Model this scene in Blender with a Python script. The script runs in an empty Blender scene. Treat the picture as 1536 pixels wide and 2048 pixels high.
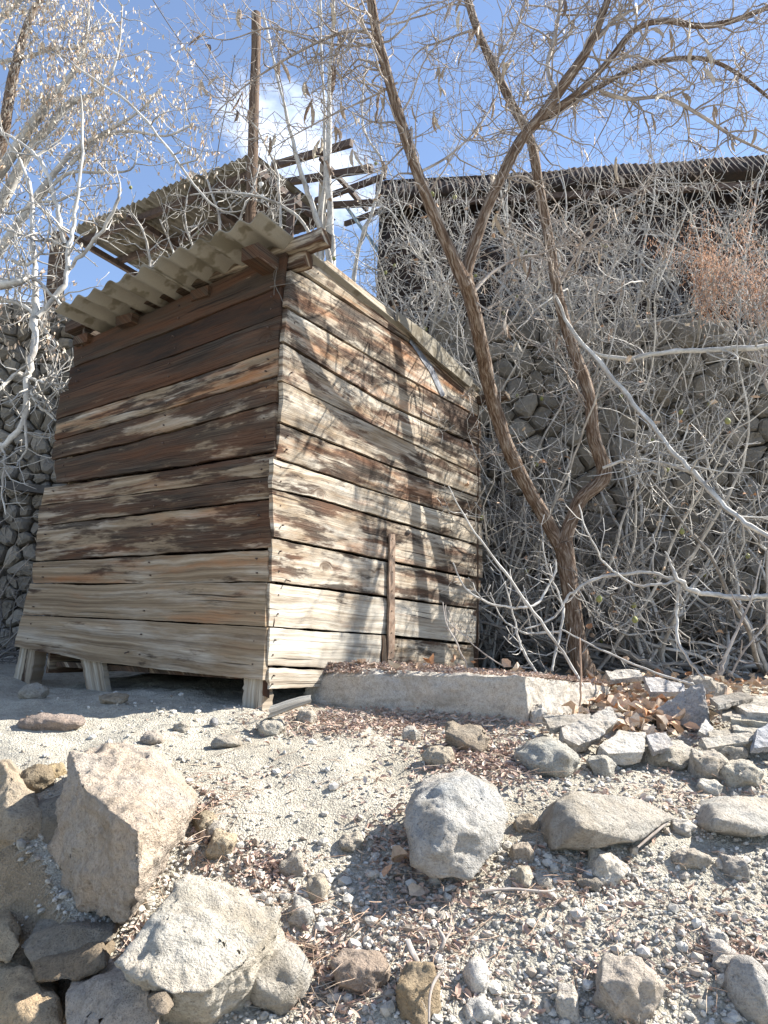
import bpy, bmesh, math, random
import numpy as np
from mathutils import Vector, Matrix, noise

rnd = random.Random(11)
nrg = np.random.default_rng(5)
sc = bpy.context.scene
col = sc.collection
PI = math.pi
V = Vector

# ------------------------------------------------------------------ camera
F = 1420.0                                   # focal length in photograph pixels
EYE = V((0, 0, 1.5))
PITCH, ROLL = math.radians(10), math.radians(1.5)
ROT = Matrix.Rotation(PI / 2 + PITCH, 3, 'X') @ Matrix.Rotation(ROLL, 3, 'Z')
cam = bpy.data.cameras.new('camera')
cam.sensor_fit = 'VERTICAL'
cam.sensor_height = 36
cam.lens = F / 2048 * 36
cam.clip_start = 0.05
cam.clip_end = 2000
co = bpy.data.objects.new('camera', cam)
co.matrix_world = Matrix.Translation(EYE) @ ROT.to_4x4()
col.objects.link(co)
sc.camera = co

# ------------------------------------------------------------------ sky, sun, exposure
SUN_AZ = math.radians(74)                    # from +Y towards +X
SUN_EL = math.radians(41)
world = bpy.data.worlds.new('World')
sc.world = world
world.use_nodes = True
wt = world.node_tree
wt.nodes.clear()
sky = wt.nodes.new('ShaderNodeTexSky')
sky.sky_type = 'NISHITA'
sky.sun_disc = False
sky.sun_elevation = SUN_EL
sky.sun_rotation = SUN_AZ
sky.altitude = 1100
sky.air_density = 1.0
sky.dust_density = 0.35
sky.ozone_density = 3.3
wtc = wt.nodes.new('ShaderNodeTexCoord')
wmp = wt.nodes.new('ShaderNodeMapping')
wmp.inputs['Scale'].default_value = (1.0, 1.0, 1.9)
wmp.inputs['Location'].default_value = (4.759, 10.985, 7.09)
wn = wt.nodes.new('ShaderNodeTexNoise')
wn.inputs['Scale'].default_value = 2.7
wn.inputs['Detail'].default_value = 7
wn.inputs['Roughness'].default_value = 0.55
wr = wt.nodes.new('ShaderNodeValToRGB')
wr.color_ramp.elements[0].position = 0.565
wr.color_ramp.elements[0].color = (0.03, 0.03, 0.03, 1)
wr.color_ramp.elements[1].position = 0.73
wr.color_ramp.elements[1].color = (0.92, 0.92, 0.92, 1)
wmx = wt.nodes.new('ShaderNodeMix')
wmx.data_type = 'RGBA'
wmx.inputs[7].default_value = (10.0, 10.4, 11.0, 1)
wbg = wt.nodes.new('ShaderNodeBackground')
wbg.inputs['Strength'].default_value = 0.088
wo = wt.nodes.new('ShaderNodeOutputWorld')
wt.links.new(wtc.outputs['Generated'], wmp.inputs[0])
wt.links.new(wmp.outputs[0], wn.inputs['Vector'])
wt.links.new(wn.outputs['Fac'], wr.inputs[0])
wt.links.new(wr.outputs[0], wmx.inputs[0])
wt.links.new(sky.outputs[0], wmx.inputs[6])
wt.links.new(wmx.outputs[2], wbg.inputs['Color'])
wt.links.new(wbg.outputs[0], wo.inputs[0])

sd = bpy.data.lights.new('sun', 'SUN')
sd.energy = 5.0
sd.angle = math.radians(0.53)
sd.color = (1.0, 0.95, 0.86)
so = bpy.data.objects.new('sun', sd)
to_sun = V((math.sin(SUN_AZ) * math.cos(SUN_EL), math.cos(SUN_AZ) * math.cos(SUN_EL), math.sin(SUN_EL)))
so.rotation_euler = to_sun.to_track_quat('Z', 'Y').to_euler()
so.location = (8, 4, 9)
col.objects.link(so)

sc.view_settings.view_transform = 'Standard'
sc.view_settings.look = 'None'
sc.view_settings.gamma = 1
sc.view_settings.use_curve_mapping = False
sc.view_settings.exposure = 1.58
sc.cycles.max_bounces = 5
sc.cycles.diffuse_bounces = 3
sc.cycles.glossy_bounces = 1
sc.cycles.transparent_max_bounces = 4


# ------------------------------------------------------------------ pixel <-> place helpers
def ray(px, py):
    return ROT @ V(((px - 768) / F, -(py - 1024) / F, -1))


def at(px, py, y):
    d = ray(px, py)
    return EYE + d * (y / d.y)


def on_plane(px, py, p, n):
    d = ray(px, py)
    return EYE + d * ((p - EYE).dot(n) / d.dot(n))


# ------------------------------------------------------------------ object helpers
def link_mesh(name, verts, faces, mat, parent=None, uvs=None, smooth=False, color=None, loc=None):
    me = bpy.data.meshes.new(name)
    if loc is not None:
        verts = [(v[0] - loc[0], v[1] - loc[1], v[2] - loc[2]) for v in verts]
    me.from_pydata([tuple(v) for v in verts] if not isinstance(verts, np.ndarray) else verts.tolist(), [], faces)
    if uvs is not None:
        lay = me.uv_layers.new(name='UVMap')
        idx = np.empty(len(me.loops), dtype=np.int32)
        me.loops.foreach_get('vertex_index', idx)
        lay.data.foreach_set('uv', np.asarray(uvs, dtype=np.float32)[idx].ravel())
    if smooth:
        me.polygons.foreach_set('use_smooth', [True] * len(me.polygons))
    if mat:
        me.materials.append(mat)
    o = bpy.data.objects.new(name, me)
    if color:
        o.color = (*color, 1) if len(color) == 3 else color
    col.objects.link(o)
    if loc is not None:
        o.location = loc
    if parent:
        adopt(o, parent)
    return o


def adopt(o, parent):
    o.parent = parent
    o.matrix_parent_inverse = Matrix.Translation(-world_loc(parent))


def world_loc(o):
    return V(o.location)


def tag(o, label=None, cat=None, group=None, kind=None):
    if label: o['label'] = label
    if cat: o['category'] = cat
    if group: o['group'] = group
    if kind: o['kind'] = kind
    return o


def thing(name, loc, label, cat, group=None):
    o = bpy.data.objects.new(name, None)
    o.location = loc
    o.empty_display_size = 0.1
    col.objects.link(o)
    return tag(o, label, cat, group)


# ------------------------------------------------------------------ node helpers
class NT:
    def __init__(self, name):
        self.m = bpy.data.materials.new(name)
        self.m.use_nodes = True
        self.t = self.m.node_tree
        self.t.nodes.clear()
        self.out = self.t.nodes.new('ShaderNodeOutputMaterial')
        self.b = self.t.nodes.new('ShaderNodeBsdfPrincipled')
        self.t.links.new(self.b.outputs[0], self.out.inputs[0])
        self.b.inputs['Roughness'].default_value = 0.9
        self.b.inputs['Specular IOR Level'].default_value = 0.2

    def n(self, typ, **props):
        nd = self.t.nodes.new('ShaderNode' + typ)
        for k, v in props.items():
            setattr(nd, k, v)
        return nd

    def set(self, sock, val):
        if isinstance(val, bpy.types.NodeSocket):
            self.t.links.new(val, sock)
        else:
            sock.default_value = val

    def mapping(self, vec, scale, loc=(0, 0, 0)):
        nd = self.n('Mapping')
        self.set(nd.inputs[0], vec)
        nd.inputs['Scale'].default_value = scale
        nd.inputs['Location'].default_value = loc
        return nd.outputs[0]

    def noise(self, vec, scale=1.0, detail=3, rough=0.55, w=None, dist=0.0):
        nd = self.n('TexNoise')
        if w is not None:
            nd.noise_dimensions = '4D'
            self.set(nd.inputs['W'], w)
        self.set(nd.inputs['Vector'], vec)
        nd.inputs['Scale'].default_value = scale
        nd.inputs['Detail'].default_value = detail
        nd.inputs['Roughness'].default_value = rough
        nd.inputs['Distortion'].default_value = dist
        return nd.outputs['Fac']

    def voronoi(self, vec, scale, feature='F1', out='Distance'):
        nd = self.n('TexVoronoi', feature=feature)
        self.set(nd.inputs['Vector'], vec)
        nd.inputs['Scale'].default_value = scale
        return nd.outputs[out]

    def ramp(self, fac, stops):
        nd = self.n('ValToRGB')
        self.set(nd.inputs[0], fac)
        els = nd.color_ramp.elements
        while len(els) < len(stops):
            els.new(0.5)
        for e, (p, c) in zip(els, stops):
            e.position = p
            e.color = (c, c, c, 1) if not isinstance(c, tuple) else (*c, 1)
        return nd.outputs[0]

    def mix(self, fac, a, b, mode='MIX'):
        nd = self.n('Mix', data_type='RGBA', blend_type=mode)
        self.set(nd.inputs[0], fac)
        self.set(nd.inputs[6], a if not isinstance(a, tuple) else (*a, 1))
        self.set(nd.inputs[7], b if not isinstance(b, tuple) else (*b, 1))
        return nd.outputs[2]

    def math(self, op, a, b=0.0, c=None, clamp=False):
        nd = self.n('Math', operation=op, use_clamp=clamp)
        self.set(nd.inputs[0], a)
        self.set(nd.inputs[1], b)
        if c is not None:
            self.set(nd.inputs[2], c)
        return nd.outputs[0]

    def bump(self, h, strength=0.5, dist=0.01, normal=None):
        nd = self.n('Bump')
        nd.inputs['Strength'].default_value = strength
        nd.inputs['Distance'].default_value = dist
        self.set(nd.inputs['Height'], h)
        if normal is not None:
            self.set(nd.inputs['Normal'], normal)
        return nd.outputs[0]

    def done(self, color, normal=None, rough=None):
        self.set(self.b.inputs['Base Color'], color)
        if normal is not None:
            self.set(self.b.inputs['Normal'], normal)
        if rough is not None:
            self.set(self.b.inputs['Roughness'], rough)
        return self.m

    def pos(self):
        return self.n('NewGeometry').outputs['Position']

    def island(self):
        return self.n('NewGeometry').outputs['Random Per Island']

    def obj(self):
        return self.n('ObjectInfo')


def mat_wood(name='weathered_wood'):
    t = NT(name)
    uv = t.n('TexCoord').outputs['UV']
    oi = t.obj()
    sep = t.n('SeparateColor')
    t.set(sep.inputs[0], oi.outputs['Color'])
    R_, G_, B_ = sep.outputs[0], sep.outputs[1], sep.outputs[2]
    w = t.math('MULTIPLY', oi.outputs['Random'], 60.0)
    # warp across the grain so rings wander and swirl round knots
    wrp = t.noise(t.mapping(uv, (1.3, 5, 1)), 1, 2, 0.5, w)
    kn = t.voronoi(t.mapping(uv, (1.7, 4.2, 1)), 1.0)
    knob = t.ramp(kn, [(0.0, 1.0), (0.07, 0.85), (0.15, 0.0)])
    off = t.math('ADD', t.math('MULTIPLY', t.math('SUBTRACT', wrp, 0.5), 0.055), t.math('MULTIPLY', knob, 0.03))
    cmb = t.n('CombineXYZ')
    t.set(cmb.inputs[1], off)
    va = t.n('VectorMath', operation='ADD')
    t.set(va.inputs[0], uv)
    t.set(va.inputs[1], cmb.outputs[0])
    uw = va.outputs[0]
    grain = t.noise(t.mapping(uw, (2.6, 230, 1)), 1, 4, 0.62, w)
    rings = t.noise(t.mapping(uw, (0.7, 62, 1)), 1, 2, 0.5, w)
    fibre = t.noise(t.mapping(uw, (20, 480, 1)), 1, 3, 0.6, w)
    stain = t.noise(t.mapping(uw, (1.7, 17, 1)), 1, 5, 0.66, w)
    blot = t.noise(t.mapping(uw, (1.5, 5.5, 1), (5, 3, 0)), 1, 5, 0.68, w)
    orng = t.noise(t.mapping(uw, (1.5, 13, 1), (9, 2, 0)), 1, 4, 0.6, w)
    fresh = t.mix(t.ramp(rings, [(0.35, 0.0), (0.68, 1.0)]), (0.315, 0.24, 0.16), (0.155, 0.108, 0.068))
    bleach = t.mix(t.ramp(rings, [(0.3, 0.0), (0.75, 1.0)]), (0.63, 0.59, 0.51), (0.31, 0.265, 0.21))
    pale = t.noise(t.mapping(uw, (1.8, 16, 1), (2, 8, 0)), 1, 4, 0.65, w)
    base = t.mix(t.math('MULTIPLY_ADD', t.math('SUBTRACT', pale, 0.5), 2.8, G_, clamp=True), fresh, bleach)
    # rust-orange streaks where fresh heartwood shows
    om = t.math('MULTIPLY_ADD', t.math('SUBTRACT', orng, 0.60), 5.5, B_, clamp=True)
    om = t.math('MULTIPLY', om, t.math('MULTIPLY_ADD', B_, 0.9, 0.12, clamp=True))
    base = t.mix(om, base, (0.33, 0.135, 0.05))
    # dark tar-brown stain, amount from the plank
    sm = t.math('ADD', t.math('MULTIPLY', t.math('SUBTRACT', stain, 0.5), 12.0), t.math('MULTIPLY_ADD', t.math('SUBTRACT', grain, 0.5), 3.2, t.math('MULTIPLY_ADD', t.math('SUBTRACT', blot, 0.5), 8.5, t.math('MULTIPLY_ADD', R_, 5.6, -1.75))))
    sm = t.math('MULTIPLY', t.math('MAXIMUM', t.math('MINIMUM', sm, 1.0), 0.0), t.math('MAXIMUM', t.ramp(grain, [(0.38, 0.985), (0.66, 0.78)]), t.math('MULTIPLY_ADD', R_, 0.95, -0.04, clamp=True)))
    base = t.mix(sm, base, t.mix(t.ramp(orng, [(0.4, 0.0), (0.62, 1.0)]), t.mix(t.ramp(blot, [(0.4, 0.0), (0.6, 1.0)]), (0.042, 0.029, 0.021), (0.022, 0.016, 0.013)), (0.072, 0.032, 0.017)))
    base = t.mix(t.math('MULTIPLY', knob, 0.75), base, (0.06, 0.03, 0.016))
    g = t.ramp(grain, [(0.30, 0.35), (0.45, 0.9), (0.7, 1.15)])
    base = t.mix(0.8, base, g, 'MULTIPLY')
    base = t.mix(0.35, base, t.ramp(fibre, [(0.3, 0.6), (0.6, 1.1)]), 'MULTIPLY')
    crk = t.noise(t.mapping(uw, (1.1, 75, 1), (3, 7, 0)), 1, 1, 0.4, w)
    cm = t.ramp(crk, [(0.26, 1.0), (0.30, 0.0)])
    base = t.mix(t.math('MULTIPLY', cm, 0.85), base, (0.022, 0.014, 0.01))
    h = t.math('ADD', t.math('MULTIPLY', grain, 0.8), t.math('MULTIPLY', rings, 0.9))
    h = t.math('SUBTRACT', t.math('MULTIPLY_ADD', fibre, 0.25, h), t.math('MULTIPLY', cm, 1.2))
    nrm = t.bump(h, 0.75, 0.0055)
    return t.done(base, nrm, 0.88)


def mat_rock(name='weathered_rock', bump=1.0, speck=True):
    t = NT(name)
    p = t.pos()
    oi = t.obj()
    oc = oi.outputs['Color']
    n1 = t.noise(p, 5.5, 5, 0.6)
    n2 = t.noise(p, 34, 5, 0.7)
    n3 = t.noise(p, 150, 4, 0.75)
    c = t.mix(t.ramp(n1, [(0.3, 0.0), (0.7, 1.0)]), oc, t.mix(1.0, oc, (1.12, 1.01, 0.90), 'MULTIPLY'))
    c = t.mix(0.75, c, t.ramp(n2, [(0.28, 0.55), (0.5, 1.0), (0.75, 1.22)]), 'MULTIPLY')
    c = t.mix(0.6, c, t.ramp(n3, [(0.3, 0.45), (0.5, 1.0), (0.72, 1.25)]), 'MULTIPLY')
    c = t.mix(t.ramp(t.noise(p, 3.1, 4, 0.7, None, 0.6), [(0.52, 0.0), (0.62, 0.55)]), c, t.mix(1.0, oc, (0.66, 0.585, 0.49), 'MULTIPLY'))
    lich = t.ramp(t.noise(p, 17, 4, 0.7), [(0.60, 0.0), (0.68, 0.65)])
    c = t.mix(lich, c, t.mix(1.0, oc, (0.55, 0.52, 0.5), 'MULTIPLY'))
    pits = t.ramp(t.voronoi(p, 75), [(0.0, 0.0), (0.3, 1.0)])
    c = t.mix(0.35, c, pits, 'MULTIPLY')
    h = t.math('ADD', t.math('MULTIPLY', n2, 1.0), t.math('MULTIPLY', n3, 0.5))
    strat = t.noise(t.mapping(p, (6, 6, 26)), 1, 3, 0.6)
    h = t.math('MULTIPLY_ADD', strat, 0.9, t.math('MULTIPLY_ADD', pits, 0.16, h))
    return t.done(c, t.bump(h, 0.95 * bump, 0.026), 0.95)


def mat_ground():
    t = NT('dusty_ground')
    p = t.pos()
    n1 = t.noise(p, 2.3, 5, 0.6)
    n2 = t.noise(p, 21, 5, 0.7)
    n3 = t.noise(p, 120, 4, 0.75)
    c = t.ramp(n1, [(0.3, (0.40, 0.36, 0.29)), (0.52, (0.50, 0.462, 0.385)), (0.72, (0.56, 0.522, 0.44))])
    nz = t.n('SeparateXYZ')
    t.set(nz.inputs[0], t.n('NewGeometry').outputs['True Normal'])
    c = t.mix(t.ramp(nz.outputs[2], [(0.45, 1.0), (0.8, 0.0)]), c, (0.33, 0.26, 0.18))
    c = t.mix(0.7, c, t.ramp(n2, [(0.3, 0.55), (0.52, 1.0), (0.75, 1.2)]), 'MULTIPLY')
    c = t.mix(0.6, c, t.ramp(n3, [(0.3, 0.5), (0.5, 1.0), (0.72, 1.25)]), 'MULTIPLY')
    gr = t.n('TexVoronoi')
    t.set(gr.inputs['Vector'], p)
    gr.inputs['Scale'].default_value = 140
    gv = t.ramp(gr.outputs['Distance'], [(0.15, 1.0), (0.62, 0.55)])
    c = t.mix(0.5, c, gv, 'MULTIPLY')
    h = t.math('ADD', t.math('MULTIPLY', n2, 1.2), t.math('MULTIPLY', n3, 0.5))
    h = t.math('SUBTRACT', h, t.math('MULTIPLY', gr.outputs['Distance'], 0.35))
    return t.done(c, t.bump(h, 0.9, 0.018), 0.97)


def mat_island(name, cols, nscale=60, rough=0.9, bump=0.0):
    t = NT(name)
    p = t.pos()
    stops = [(i / max(1, len(cols) - 1), c) for i, c in enumerate(cols)]
    c = t.ramp(t.island(), stops)
    c = t.mix(0.5, c, t.ramp(t.noise(p, nscale, 3, 0.65), [(0.3, 0.55), (0.55, 1.05), (0.8, 1.25)]), 'MULTIPLY')
    return t.done(c, t.bump(t.noise(p, nscale * 1.6, 3, 0.7), bump, 0.01) if bump else None, rough)


def mat_bark(name, c1, c2, c3, along=3.0, around=38.0, bump=0.9, dist=0.02):
    """furrowed bark: uv.x round the limb, uv.y along it, both in metres"""
    t = NT(name)
    uv = t.n('TexCoord').outputs['UV']
    p = t.pos()
    wob = t.noise(p, 9, 2)
    cmb = t.n('CombineXYZ')
    t.set(cmb.inputs[0], t.math('MULTIPLY', wob, 0.05))
    va = t.n('VectorMath', operation='ADD')
    t.set(va.inputs[0], uv)
    t.set(va.inputs[1], cmb.outputs[0])
    f = t.noise(t.mapping(va.outputs[0], (around, along, 1)), 1, 4, 0.65)
    g = t.noise(p, 46, 4, 0.7)
    c = t.ramp(f, [(0.30, c1), (0.48, c2), (0.66, c3)])
    c = t.mix(0.5, c, t.ramp(g, [(0.3, 0.6), (0.55, 1.0), (0.75, 1.2)]), 'MULTIPLY')
    h = t.math('MULTIPLY_ADD', g, 0.25, f)
    return t.done(c, t.bump(h, bump, dist), 0.93)


def mat_simple(name, c, c2=None, scale=20, rough=0.85, bump=0.3, metal=0.0, stretch=(1, 1, 1)):
    t = NT(name)
    p = t.mapping(t.pos(), stretch)
    n = t.noise(p, scale, 4, 0.65)
    n2 = t.noise(t.pos(), scale * 6, 3, 0.7)
    cc = t.mix(t.ramp(n, [(0.35, 0.0), (0.65, 1.0)]), c, c2 or tuple(x * 0.7 for x in c))
    cc = t.mix(0.45, cc, t.ramp(n2, [(0.3, 0.6), (0.55, 1.0), (0.75, 1.2)]), 'MULTIPLY')
    t.b.inputs['Metallic'].default_value = metal
    return t.done(cc, t.bump(t.math('MULTIPLY_ADD', n2, 0.3, n), bump, 0.01) if bump else None, rough)


M_WOOD = mat_wood()
M_ROCK = mat_rock()
M_GROUND = mat_ground()
M_GRAVEL = mat_island('gravel_stone', [(0.26, 0.25, 0.23), (0.47, 0.44, 0.39), (0.38, 0.36, 0.32), (0.58, 0.56, 0.52), (0.30, 0.25, 0.20), (0.50, 0.48, 0.43)], 70, 0.92, 0.4)
M_LEAF = mat_island('dry_leaf', [(0.32, 0.21, 0.165), (0.50, 0.39, 0.32), (0.40, 0.27, 0.21), (0.60, 0.51, 0.43), (0.25, 0.18, 0.155), (0.46, 0.33, 0.26)], 120, 0.8)
M_LEAF_BIG = mat_island('curled_leaf', [(0.46, 0.33, 0.23), (0.58, 0.47, 0.36), (0.42, 0.19, 0.08), (0.62, 0.54, 0.44), (0.36, 0.23, 0.15), (0.55, 0.43, 0.32)], 90, 0.75)
M_STRAW = mat_island('dry_straw', [(0.30, 0.20, 0.14), (0.50, 0.40, 0.30), (0.36, 0.22, 0.15), (0.56, 0.49, 0.40)], 90, 0.85)
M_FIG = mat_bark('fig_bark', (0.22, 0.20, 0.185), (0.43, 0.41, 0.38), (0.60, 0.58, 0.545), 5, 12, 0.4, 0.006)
M_FIGDARK = mat_bark('shade_toned_fig_bark', (0.10, 0.09, 0.085), (0.22, 0.205, 0.19), (0.34, 0.32, 0.295), 5, 14, 0.5, 0.006)  # fig bark darkened to stand for shade low in the thicket; brushwood shares it
M_BARK = mat_bark('robinia_bark', (0.05, 0.03, 0.02), (0.155, 0.105, 0.075), (0.36, 0.31, 0.265), 9, 80, 1.0, 0.02)
M_TWIG = mat_bark('robinia_twig', (0.17, 0.135, 0.115), (0.34, 0.295, 0.26), (0.50, 0.46, 0.42), 5, 20, 0.4, 0.005)
M_POD = mat_island('seed_pod', [(0.16, 0.10, 0.07), (0.42, 0.33, 0.24), (0.26, 0.18, 0.12), (0.55, 0.48, 0.38)], 60, 0.7)
M_POD_PALE = mat_island('pale_seed_pod', [(0.54, 0.44, 0.33), (0.66, 0.59, 0.49), (0.42, 0.28, 0.18), (0.70, 0.64, 0.55)], 60, 0.7)
M_FIGFRUIT = mat_simple('green_fig', (0.20, 0.24, 0.08), (0.26, 0.22, 0.10), 60, 0.6, 0.1)
M_ORANGE = mat_island('rusty_dry_foliage', [(0.42, 0.20, 0.10), (0.55, 0.30, 0.17), (0.36, 0.18, 0.10)], 60, 0.85)
M_CONC = mat_rock('rough_concrete', 0.45)
M_CONC2 = mat_rock('broken_concrete', 0.8)
M_WALLBACK = mat_simple('wall_mortar', (0.085, 0.075, 0.062), (0.05, 0.045, 0.04), 9, 0.97, 0.8)
M_RUST = mat_simple('rusted_sheet', (0.026, 0.022, 0.020), (0.050, 0.030, 0.022), 4.5, 0.8, 0.2, 0.0, (3, 3, 0.6))
M_STEEL = mat_simple('brown_steel', (0.065, 0.045, 0.038), (0.12, 0.085, 0.068), 14, 0.75, 0.2)
M_POLE = mat_bark('pole_wood', (0.045, 0.028, 0.02), (0.11, 0.072, 0.05), (0.21, 0.155, 0.115), 0.8, 60, 0.8, 0.01)
M_IRON = mat_simple('rusty_strip', (0.20, 0.13, 0.09), (0.28, 0.21, 0.16), 40, 0.7, 0.3)
M_HOLE = mat_simple('dark_hole', (0.015, 0.012, 0.01), None, 40, 0.9, 0)
M_WIRE = mat_simple('grey_wire', (0.16, 0.14, 0.12), None, 50, 0.6, 0)
M_PIPE = mat_simple('dark_pipe', (0.075, 0.07, 0.065), None, 20, 0.7, 0.1)
M_CERAM = mat_simple('white_ceramic', (0.78, 0.77, 0.74), (0.68, 0.67, 0.64), 20, 0.35, 0)
M_BLUE = mat_simple('worn_blue_paint', (0.12, 0.25, 0.38), (0.42, 0.50, 0.54), 30, 0.7, 0.1)
M_TIN = mat_simple('folded_tin', (0.30, 0.32, 0.35), (0.20, 0.20, 0.22), 12, 0.45, 0.2, 0.6)


def mat_fibre():
    t = NT('fibre_cement')
    p = t.pos()
    n = t.noise(p, 3.2, 4, 0.6)
    n2 = t.noise(p, 260, 2, 0.6)
    damp = t.ramp(t.noise(p, 7.5, 3, 0.55), [(0.53, 0.0), (0.60, 0.7)])
    c = t.mix(n, (0.265, 0.24, 0.195), (0.18, 0.16, 0.128))
    c = t.mix(0.3, c, t.ramp(n2, [(0.3, 0.6), (0.6, 1.1)]), 'MULTIPLY')
    c = t.mix(damp, c, (0.095, 0.078, 0.05))
    return t.done(c, t.bump(n2, 0.35, 0.004), 0.93)


M_FIBRE = mat_fibre()

# ------------------------------------------------------------------ ground
PROF = [(-3, -1.52), (0.6, -1.5), (1.1, -1.25), (1.45, -1.02), (1.75, -0.86), (2.2, -0.69), (2.5, -0.56), (2.95, -0.455),
        (3.45, -0.36), (4.3, -0.32), (7, -0.25), (60, -0.2)]
EDGE = [(-9, 3.6), (-3, 2.85), (-1.4, 2.42), (-0.98, 2.22), (-0.70, 1.92), (-0.62, 1.76), (-0.42, 1.58), (-0.25, 1.35), (0.1, 0.9), (0.3, 0.2)]


def smooth_profile(y):
    for (a, za), (b, zb) in zip(PROF, PROF[1:]):
        if y <= b:
            f = max(0, (y - a) / (b - a))
            return za + (zb - za) * f
    return PROF[-1][1]


def edge_side(x, y):
    """signed distance beyond the bank's left edge (positive = over the drop)"""
    best, sign = 1e9, 1
    for (ax, ay), (bx, by) in zip(EDGE, EDGE[1:]):
        dx, dy = bx - ax, by - ay
        t = max(0, min(1, ((x - ax) * dx + (y - ay) * dy) / (dx * dx + dy * dy)))
        qx, qy = ax + dx * t, ay + dy * t
        d = math.hypot(x - qx, y - qy)
        if d < best:
            best = d
            sign = 1 if (dx * (y - ay) - dy * (x - ax)) < 0 else -1
    return best * sign


def height(x, y, fine=True):
    z = 1.5 + smooth_profile(y)
    if y < 3.7:
        s = edge_side(x, y)
        if s > 0:
            z -= min(2.1 * s, max(0.0, z))
    v = V((x, y, 0.0))
    near = 1.0 if y < 8 else 0.3
    z += near * 0.05 * noise.noise(v * 1.3) + near * 0.028 * noise.noise(v * 3.7 + V((4, 1, 0)))
    if fine:
        z += 0.012 * noise.noise(v * 11) + 0.006 * noise.noise(v * 27)
    return z


def on_ground(px, py):
    d = ray(px, py)
    t = 1.0
    prev = None
    while t < 30:
        p = EYE + d * t
        g = height(p.x, p.y, False)
        if p.z < g:
            lo, hi = t - 0.03, t
            for _ in range(12):
                m = (lo + hi) / 2
                p = EYE + d * m
                if p.z < height(p.x, p.y, False): hi = m
                else: lo = m
            return EYE + d * hi
        t += 0.03
    return EYE + d * 7


def axis(lo_far, lo, hi, hi_far, step, grow=1.35):
    a = list(np.arange(lo, hi + 1e-6, step))
    s, x = step, lo
    left = []
    while x > lo_far:
        s *= grow
        x -= s
        left.append(x)
    s, x = step, a[-1]
    right = []
    while x < hi_far:
        s *= grow
        x += s
        right.append(x)
    return left[::-1] + a + right


gx = axis(-70, -2.0, 2.4, 70, 0.022)
gy = axis(-20, 1.15, 4.3, 70, 0.022)
gv, gf = [], []
for y in gy:
    for x in gx:
        gv.append((x, y, height(x, y)))
nx = len(gx)
for j in range(len(gy) - 1):
    for i in range(nx - 1):
        a = j * nx + i
        gf.append((a, a + 1, a + nx + 1, a + nx))
ground = link_mesh('ground', gv, gf, M_GROUND, smooth=True)
tag(ground, 'dusty beige earth bank sloping up to the shed', kind='structure')

# ------------------------------------------------------------------ generic builders
def box_between(p0, p1, w, h, up=V((0, 0, 1)), jag=0.0, nseg=1):
    d = (p1 - p0).normalized()
    s = d.cross(up).normalized()
    u = s.cross(d).normalized()
    verts, uvs = [], []
    L = (p1 - p0).length
    for k in range(nseg + 1):
        c = p0 + (p1 - p0) * (k / nseg)
        for a, b in ((-1, -1), (1, -1), (1, 1), (-1, 1)):
            j = V((rnd.uniform(-1, 1), rnd.uniform(-1, 1), rnd.uniform(-1, 1))) * jag
            e = d * (rnd.uniform(-3, 3) * jag if k in (0, nseg) else 0)
            verts.append(c + s * (a * w / 2) + u * (b * h / 2) + j + e)
            uvs.append((k / nseg * L, (a * w + b * h) * 0.5 + 0.3))
    faces = []
    for k in range(nseg):
        o = k * 4
        for q in range(4):
            r = (q + 1) % 4
            faces.append((o + q, o + r, o + 4 + r, o + 4 + q))
    faces.append((3, 2, 1, 0))
    o = nseg * 4
    faces.append((o, o + 1, o + 2, o + 3))
    return verts, faces, uvs


def beam(name, p0, p1, w, h, mat, parent=None, color=None, jag=0.0, nseg=1, up=V((0, 0, 1))):
    v, f, uv = box_between(p0, p1, w, h, up, jag, nseg)
    return link_mesh(name, v, f, mat, parent, uv, color=color)


class Tubes:
    def __init__(self):
        self.v, self.f, self.uv = [], [], []

    def add(self, pts, rads, sides=5, ridge=0.0, seed=0.0):
        n = len(pts)
        if n < 2: return
        base = len(self.v)
        d = (pts[1] - pts[0]).normalized()
        a = d.orthogonal().normalized()
        ln = 0.0
        for i in range(n):
            if i < n - 1: dn = (pts[i + 1] - pts[i])
            else: dn = pts[i] - pts[i - 1]
            if i > 0 and i < n - 1: dn = pts[i + 1] - pts[i - 1]
            if dn.length < 1e-7: dn = d
            d = dn.normalized()
            a = (a - d * a.dot(d))
            if a.length < 1e-5: a = d.orthogonal()
            a.normalize()
            b = d.cross(a)
            if i: ln += (pts[i] - pts[i - 1]).length
            r = rads[i]
            for k in range(sides + 1):
                th = 2 * PI * (k % sides) / sides
                rr = r
                if ridge:
                    q = V((math.cos(th) * 2.2, math.sin(th) * 2.2, ln * 3.0 + seed))
                    rr *= 1 + ridge * noise.noise(q * 1.6) + 0.45 * ridge * noise.noise(q * 4.2)
                self.v.append(pts[i] + (a * math.cos(th) + b * math.sin(th)) * rr)
                self.uv.append((2 * PI * r * k / sides + seed * 0.37, ln + seed))
        s1 = sides + 1
        for i in range(n - 1):
            o = base + i * s1
            for k in range(sides):
                self.f.append((o + k, o + k + 1, o + s1 + k + 1, o + s1 + k))
        tip = len(self.v)
        self.v.append(pts[-1] + d * rads[-1])
        self.uv.append((0, ln))
        o = base + (n - 1) * s1
        for k in range(sides):
            self.f.append((o + k, o + k + 1, tip))

    def build(self, name, mat, parent=None, loc=None):
        return link_mesh(name, self.v, self.f, mat, parent, self.uv, smooth=True, loc=loc)


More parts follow.
